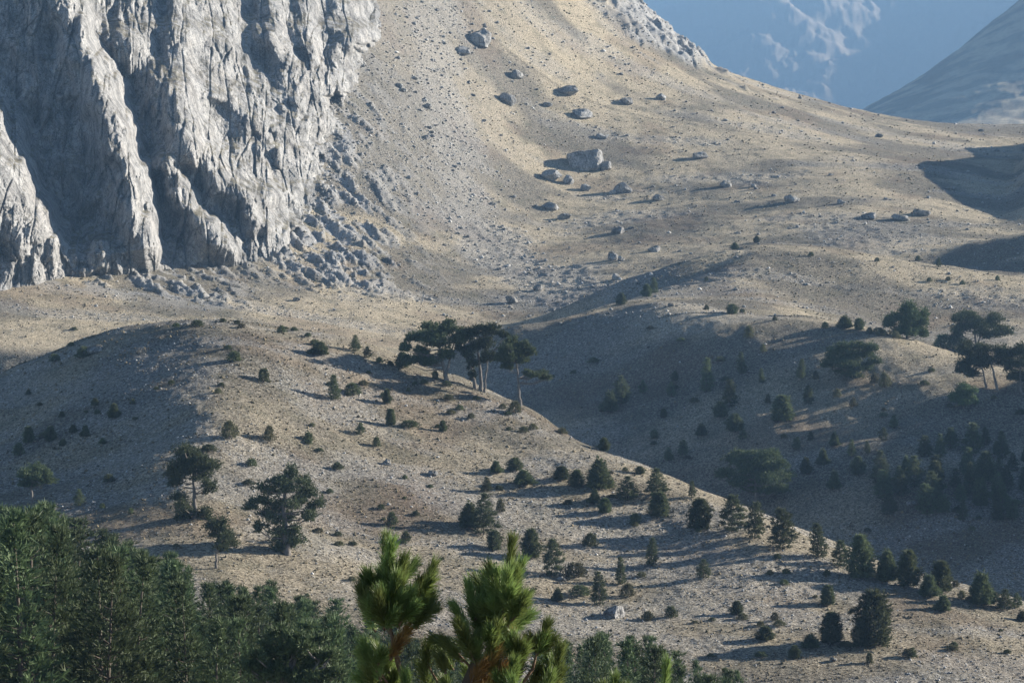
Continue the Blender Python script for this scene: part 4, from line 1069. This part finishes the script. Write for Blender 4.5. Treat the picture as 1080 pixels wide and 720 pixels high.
BIG = [
    (617, 176, 38, 23, 'biggest square-cut boulder standing on the mountain slope', 1), (638, 179, 17, 13, 'lower boulder leaning on the biggest square-cut one'), (505, 46, 33, 20, 'large grey rounded boulder high at the top of the scree'),
    (545, 82, 20, 11, 'dark flat boulder below the large rounded one in the scree'), (599, 100, 25, 13, 'wedge-shaped grey boulder above the flat dark slab'), (535, 108, 20, 13, 'pale boulder at the right edge of the scree'), (613, 124, 28, 12, 'flat dark slab of rock below the wedge-shaped boulder'), (660, 109, 20, 8, 'low boulder on the golden grass right of the wedge-shaped one'),
    (580, 189, 27, 13, 'low grey boulder, larger of several below the square-cut one'), (600, 194, 13, 12, 'small pale boulder touching the low grey one'), (618, 201, 15, 9, 'flat stone right of the low grey boulder'), (657, 203, 21, 13, 'dark domed boulder right of and below the square-cut one'), (580, 221, 20, 10, 'pale low boulder above the valley bottom stones'), (595, 231, 16, 8, 'dark low boulder just below the pale low one'), (694, 211, 14, 8, 'flat boulder on the scree tongue right of the domed one'), (697, 105, 13, 7, 'small boulder alone on the golden upper slope'),
    (636, 146, 17, 7, 'flat boulder above the square-cut one'), (488, 58, 18, 11, 'blocky boulder beside the large rounded one in the scree'), (577, 113, 12, 6, 'small boulder at the end of a short row'), (738, 167, 17, 9, 'lone grey boulder on the open golden slope'), (765, 197, 16, 9, 'grey boulder below the lone one on the open slope'), (927, 145, 9, 5, 'small boulder near the skyline saddle'),
    (837, 213, 20, 11, 'bluish boulder in the stones above the rear hill'), (970, 227, 24, 9, 'flat dark outcrop near the shaded saddle hill'), (918, 231, 22, 9, 'low outcrop left of the flat dark one'), (950, 232, 22, 8, 'pale low outcrop between two others'), (1002, 200, 13, 5, 'flat stone at the edge of the saddle shadow'),
    (647, 274, 15, 12, 'bright rounded boulder casting a long shadow in the valley'), (655, 275, 8, 7, 'small stone against the bright rounded boulder'), (649, 295, 12, 9, 'bright boulder just below the rounded shadow-casting one'), (540, 319, 17, 10, 'pointed pale boulder on the valley grass'), (567, 305, 13, 7, 'flat pale boulder right of the pointed one'), (652, 246, 17, 9, 'pale boulder uphill of the rounded shadow-casting one'), (690, 265, 16, 8, 'low boulder among stones right of the bright ones'),
    (647, 650, 27, 16, 'big grey boulder among small conifers on the near slope', 0), (408, 490, 12, 7, 'pale rock on the sunlit near slope'), (457, 501, 14, 7, 'flat rock on the near slope right of the pale one'), (593, 612, 11, 6, 'white rock behind the yellow-green bush'), (100, 372, 26, 11, 'grey outcrop on the left crest beside dark shrub'), (918, 574, 12, 8, 'white boulder at the shaded end of the ridge'), (961, 532, 14, 7, 'pale rock showing in the dark copse'), (878, 697, 9, 6, 'white stone at the bottom of the near slope'),
]
for row in BIG:
    p = place(row[0], row[1], 290)
    if p is None: continue
    me = BLOCK if (len(row) > 5 and row[5]) else ROCKS[rrng.randint(9)]
    tag(put_rock(p, row[2], row[3], me, -0.25 if me is BLOCK else None), row[4], 'boulder')
cnt = 0
for _ in range(9000):
    if cnt >= 240: break
    u, v = rrng.uniform(0, 1080), rrng.uniform(0, 345)
    p = place(u, v, 700)
    if p is None or p[1] > 1600: continue
    rb = np.interp(p[1], [820, 900, 980, 1060, 1160, 1300], [650, 600, 505, 468, 440, 420])
    d = math.exp(-((u - rb) / 55) ** 2) + 0.35 * math.exp(-((v - 225) / 30) ** 2) * (u > 600) + 0.06 + 0.5 * math.exp(-((u - 340) / 60) ** 2 - ((v - 200) / 60) ** 2)
    if rrng.rand() > d: continue
    wpx = 3.4 + rrng.exponential(2.0); wpx = min(wpx, 10)
    o = put_rock(p, wpx, wpx * rrng.uniform(0.35, 0.65), ROCKS[rrng.randint(9)])
    zone = 'scree chute below the cliffs' if abs(u - rb) < 75 else 'valley floor above the rear hill' if v > 200 else 'golden upper slope'
    tag(o, 'one of the small grey boulders strewn over the ' + zone, 'boulder', 'small boulders of the ' + zone)
    cnt += 1

# ------------------------------------------------------------------ loose stones, cushions and grass, too many to count
OCT = np.array([(1, 0, 0), (0, 1, 0), (-1, 0, 0), (0, -1, 0), (0, 0, 1), (0, 0, -0.5)], float)
OCF = np.array([(0, 1, 4), (1, 2, 4), (2, 3, 4), (3, 0, 4), (1, 0, 5), (2, 1, 5), (3, 2, 5), (0, 3, 5)])
def strew(name, n, vr, ymin, ymax, size_px, accept, mat, label, flat=(0.45, 0.8), seed=0, tint=None):
    r = np.random.RandomState(seed)
    V, Fc, Tn, k = [], [], [], 0
    tries = 0
    while k < n and tries < n * 12:
        tries += 1
        u, v = r.uniform(-25, 1105), r.uniform(*vr)
        p = place(u, v, ymin)
        if p is None or p[1] > ymax or not accept(u, v, p, r): continue
        s = min(size_px[0] + r.exponential(size_px[1]), size_px[2]) * p[1] / F / 2
        a = r.uniform(0, 6.28); R = np.array([[math.cos(a), -math.sin(a), 0], [math.sin(a), math.cos(a), 0], [0, 0, 1]])
        q = (OCT * r.uniform(0.7, 1.2, (6, 1)) * np.array([1, r.uniform(0.7, 1), r.uniform(*flat)]) + r.normal(size=(6, 3)) * 0.09) @ R.T * s
        V.append(q + p + np.array([0, 0, 0.15 * s])); Fc.append(OCF + 6 * k); k += 1
        Tn.append(np.full(6, r.rand()))
    me = poly_mesh(name, np.concatenate(V), np.concatenate(Fc), 3)
    ca = me.color_attributes.new('tint', 'FLOAT_COLOR', 'POINT'); t = np.concatenate(Tn)
    ca.data.foreach_set('color', np.stack([t, t, t, np.ones_like(t)], 1).ravel().astype(np.float32))
    print(name, k, tries)
    return tag(link(name, me, mat), label, None, None, 'stuff')
def mat_tint(name, stops):
    T = NT(name); a = T.n('ShaderNodeAttribute', attribute_name='tint')
    T.bsdf(T.ramp(a.outputs['Fac'], stops), 0.95, 0.08)
    return T.m
def amount(A): 
    return lambda p: float(bilinear(A, p[0], p[1]))
a_st, a_sc, a_rk = amount(stony), amount(scree), amount(rock)
M_STONE = mat_tint('loose_stone', [(0.0, (0.13, 0.127, 0.12)), (0.6, (0.30, 0.29, 0.275)), (1.0, (0.48, 0.47, 0.45))])
M_CUSH = mat_tint('dry_cushion', [(0.0, (0.05, 0.048, 0.03)), (0.45, (0.12, 0.10, 0.065)), (1.0, (0.26, 0.21, 0.135))])
strew('scree', 16000, (0, 350), 690, 1600, (1.0, 1.05, 7.0), lambda u, v, p, r: r.rand() < 0.06 + 0.9 * a_sc(p) + 0.9 * math.exp(-((u - 350) / 80) ** 2 - ((v - 180) / 90) ** 2), M_STONE, 'loose grey stones on the mountain slope', (0.5, 0.9), 1)
strew('loose_stones', 22000, (335, 725), 285, 560, (0.8, 0.8, 5.0), lambda u, v, p, r: r.rand() < 0.10 + 0.8 * a_st(p), M_STONE, 'loose pale stones on the near hill', (0.5, 0.9), 2)
strew('dry_grass', 24000, (335, 725), 285, 560, (1.0, 0.9, 5.0), lambda u, v, p, r: r.rand() < 0.9 - 0.5 * a_st(p), M_CUSH, 'tufts of dry grass and low cushions on the near hill', (0.6, 1.0), 3)
strew('dry_grass', 16000, (0, 350), 690, 1600, (0.9, 0.7, 3.5), lambda u, v, p, r: r.rand() < 0.9 - 0.6 * a_sc(p), M_CUSH, 'tufts of dry grass and low cushions on the mountain slope', (0.6, 1.0), 4)
strew('ground_cover', 9000, (255, 640), 500, 900, (0.9, 0.9, 4.0), lambda u, v, p, r: True, M_CUSH, 'low cushions and tufts on the middle hills', (0.6, 1.0), 5)
strew('loose_stones', 4500, (255, 640), 500, 900, (0.8, 0.7, 4.0), lambda u, v, p, r: r.rand() < 0.6, M_STONE, 'pale stones on the middle hills', (0.5, 0.9), 6)

# ------------------------------------------------------------------ the young pine in front
FY = 15.0
def fpt(u, v, dy=0.0):
    y = FY + dy
    tx, tz = slopes(u, v)
    return np.array([tx * y, y, tz * y])
base_x = (470 - 540) / F * FY
root = empty('young_pine', (base_x, FY, float(ground(base_x, FY))))
O = np.array(root.location)
tag(root, 'bright green young pine top rising sharp in front at bottom centre', 'pine tree')
prng = np.random.RandomState(3)
def shoot(ub, vb, ut, vt, dy=0.0, dyt=0.0, dens=1.0, mat=None, name='shoot', nl=0.104):
    vb, vt = vb + 6, vt + 10
    a, b = fpt(ub, vb, dy) - O, fpt(ut, vt, dy + dyt) - O
    L = np.linalg.norm(b - a); d = (b - a) / L
    st = Buf(); st.tube([a, (a + b) / 2 + prng.normal(size=3) * 0.006, b - d * 0.05], [0.008, 0.006, 0.004], 6)
    so = link(name, st.mesh('shoot_stem', True), M_TWIG, root)
    n = int(1450 * L * dens) + 220
    t = prng.uniform(0.02, 1, n) ** 0.8
    C = a + (b - a) * t[:, None] + prng.normal(size=(n, 3)) * 0.006
    ph = prng.uniform(0, 6.283, n)
    s1 = unit(np.cross(d, [0.3, 0.2, 0.93])); s2 = np.cross(d, s1)
    open_ = (1.0 - 0.62 * t) * prng.uniform(0.5, 1.15, n)
    D = d + (s1 * np.cos(ph)[:, None] + s2 * np.sin(ph)[:, None]) * open_[:, None]
    D = unit(D); D[:, 2] -= 0.10 * (1 - t)
    D = unit(D + prng.normal(size=(n, 3)) * 0.07)
    Ln = nl * prng.uniform(0.7, 1.15, (n, 1)) * (0.8 + 0.2 * t[:, None])
    sd = unit(np.cross(D, prng.normal(size=(n, 3)))); W = 0.0032
    m1 = C + D * Ln * 0.55 + np.array([0, 0, -0.002])
    tip = C + D * Ln + np.array([0, 0, -0.006])
    V = np.stack([C - sd * W / 2, C + sd * W / 2, m1 + sd * W / 2, m1 - sd * W / 2, tip], 1).reshape(-1, 3)
    k = np.arange(n)[:, None] * 5
    Fc = np.concatenate([k + np.array([[0, 1, 2]]), k + np.array([[0, 2, 3]]), k + np.array([[3, 2, 4]])])
    link('needles', poly_mesh('needles', V, Fc, 3), mat or M_FRONT, so)
S = [  # foot (u, v), tip (u, v), depth, depth change
    (407, 628, 407, 560, 0, 0), (398, 632, 389, 598, .05, -.03), (417, 625, 426, 582, -.05, 0), (435, 643, 456, 588, .08, .05), (393, 648, 382, 614, -.1, 0), (411, 648, 417, 600, -.15, 0), (427, 647, 441, 606, .1, 0), (402, 650, 393, 604, .12, 0), (420, 656, 432, 617, -.12, -.05), (405, 655, 399, 620, -.2, -.1), (440, 655, 455, 622, 0, .1), (396, 660, 386, 632, .1, .1),
    (402, 712, 385, 672, -.1, 0), (411, 704, 397, 675, .1, 0), (398, 730, 388, 698, 0, -.1), (415, 725, 407, 690, .15, .1),
    (505, 668, 495, 609, 0, 0), (496, 660, 481, 633, -.1, 0), (511, 668, 518, 632, -.05, 0), (490, 677, 462, 664, .05, 0), (488, 692, 470, 668, -.1, 0), (506, 662, 506, 618, .12, .05), (500, 690, 484, 650, -.2, -.1), (515, 690, 523, 652, -.18, -.05), (478, 700, 466, 680, .1, 0),
    (530, 656, 540, 563, 0, 0), (533, 642, 549, 587, .08, .02), (530, 647, 517, 590, -.06, 0), (535, 655, 552, 622, -.1, -.05), (520, 650, 513, 600, .12, .05), (530, 640, 535, 596, -.12, -.04), (538, 660, 556, 640, .05, .05), (527, 655, 521, 622, -.1, 0),
    (567, 684, 576, 652, 0, 0), (582, 722, 591, 676, 0, 0), (545, 694, 541, 664, -.1, 0), (545, 712, 549, 686, .05, 0), (530, 722, 541, 690, -.2, -.1), (450, 702, 450, 675, .1, 0), (470, 704, 466, 688, -.1, 0), (455, 724, 446, 696, .1, 0), (560, 726, 566, 700, .1, 0), (500, 724, 494, 700, .2, 0), (572, 730, 580, 705, -.2, 0), (430, 730, 428, 705, -.1, 0), (475, 735, 470, 712, 0, 0), (515, 735, 512, 708, .2, .1),
]
for s in S:
    shoot(*s)
    if s[1] - s[3] > 28:      # side candles round every strong leader
        for q in range(4):
            t0 = prng.uniform(-0.1, 0.45); du, dv = s[2] - s[0], s[3] - s[1]
            shoot(s[0] + du * t0, s[1] + dv * t0, s[0] + du * (t0 + 0.35) + prng.uniform(-13, 13), s[1] + dv * (t0 + 0.5), s[4] + prng.uniform(-.05, .05), prng.uniform(-.1, .1), 0.75)
for s in [(505, 712, 519, 690, -.05, 0), (514, 697, 527, 672, -.02, 0), (525, 682, 533, 660, 0, 0), (500, 722, 512, 702, .05, 0), (418, 674, 428, 656, 0, 0), (508, 725, 522, 706, -.1, 0), (496, 716, 507, 694, -.25, 0), (512, 706, 522, 682, -.2, 0), (520, 718, 530, 696, -.22, 0), (411, 690, 420, 668, -.15, 0)]:
    shoot(*s, dens=0.7, mat=M_DEAD, name='dry_shoot', nl=0.10)
tb = Buf()
g0 = np.array([0, 0, -0.25])
main = [g0, (fpt(470, 900) - O), (fpt(478, 780) - O), (fpt(492, 722) - O), (fpt(503, 692) - O), (fpt(505, 664) - O)]
tb.tube(main, [0.11, 0.075, 0.05, 0.032, 0.022, 0.012], 9)
link('trunk', tb.mesh('young_pine_trunk', True), M_BARK, root)
def limb(pts, r0, r1):
    b = Buf(); b.tube([fpt(*q) - O for q in pts], 0.7 * np.linspace(r0, r1, len(pts)), 7)
    link('branch', b.mesh('pine_branch', True), M_TWIG, root)
limb([(474, 830, 0), (440, 760, 0), (420, 700, 0), (412, 665, 0), (407, 630, 0)], 0.035, 0.010)
limb([(418, 690, 0), (428, 668, 0), (436, 645, .05)], 0.014, 0.008)
limb([(412, 668, 0), (402, 655, 0), (396, 640, .0)], 0.014, 0.007)
limb([(430, 740, 0), (412, 725, 0), (402, 710, -.05)], 0.016, 0.008)
limb([(492, 724, 0), (514, 695, 0), (526, 672, 0), (530, 652, 0)], 0.022, 0.010)
limb([(485, 750, 0), (540, 735, 0), (562, 705, 0), (567, 684, 0)], 0.022, 0.008)
limb([(556, 735, 0), (576, 735, 0), (582, 720, 0)], 0.014, 0.008)
limb([(498, 705, 0), (484, 690, 0), (470, 672, 0)], 0.013, 0.007)
limb([(488, 745, 0), (465, 725, .05), (452, 702, .1)], 0.015, 0.007)
limb([(530, 735, 0), (540, 712, -.05), (545, 694, -.1)], 0.014, 0.007)
# lower boughs, below the frame
for k in range(16):
    v0 = 790 + k * 36; a = prng.uniform(0, 6.28); L = 0.7 + 0.05 * k
    c = np.interp(v0, [720, 900, 1500], [492, 472, 470])
    du = math.cos(a) * L * F / FY; dy = math.sin(a) * L
    limb([(c, v0, 0), (c + du * 0.5, v0 - 22, dy * 0.5), (c + du, v0 - 60, dy)], 0.026, 0.009)
    for q in range(3):
        w = 0.6 + 0.2 * q
        shoot(c + du * w, v0 - 60 * w, c + du * w + prng.uniform(-14, 14), v0 - 60 * w - 55, dy * w, prng.uniform(-.1, .1), 0.6)
# a neighbour's tip
x2 = (645 - 540) / F * 17.0
root = empty('young_pine', (x2, 17.0, float(ground(x2, 17.0)))); O = np.array(root.location); FY = 17.0
tag(root, 'single pale green pine tip poking up at the bottom edge', 'pine tree')
tb = Buf(); tb.tube([(0, 0, -0.2), fpt(645, 1000) - O, fpt(646, 735) - O], [0.06, 0.035, 0.012], 8)
link('trunk', tb.mesh('young_pine_trunk', True), M_BARK, root)
shoot(646, 738, 648, 708, 0, 0, 1.0); shoot(644, 742, 637, 716, .05, 0, .8); shoot(647, 742, 657, 718, -.05, 0, .8)
for k in range(10):
    v0 = 780 + 34 * k; a = prng.uniform(0, 6.28); L = 0.35 + 0.05 * k
    limb([(645, v0, 0), (645 + math.cos(a) * L * F / FY, v0 - 40, math.sin(a) * L)], 0.016, 0.008)
    shoot(645 + math.cos(a) * L * F / FY, v0 - 38, 645 + math.cos(a) * L * F / FY + 5, v0 - 90, math.sin(a) * L, 0, .7)
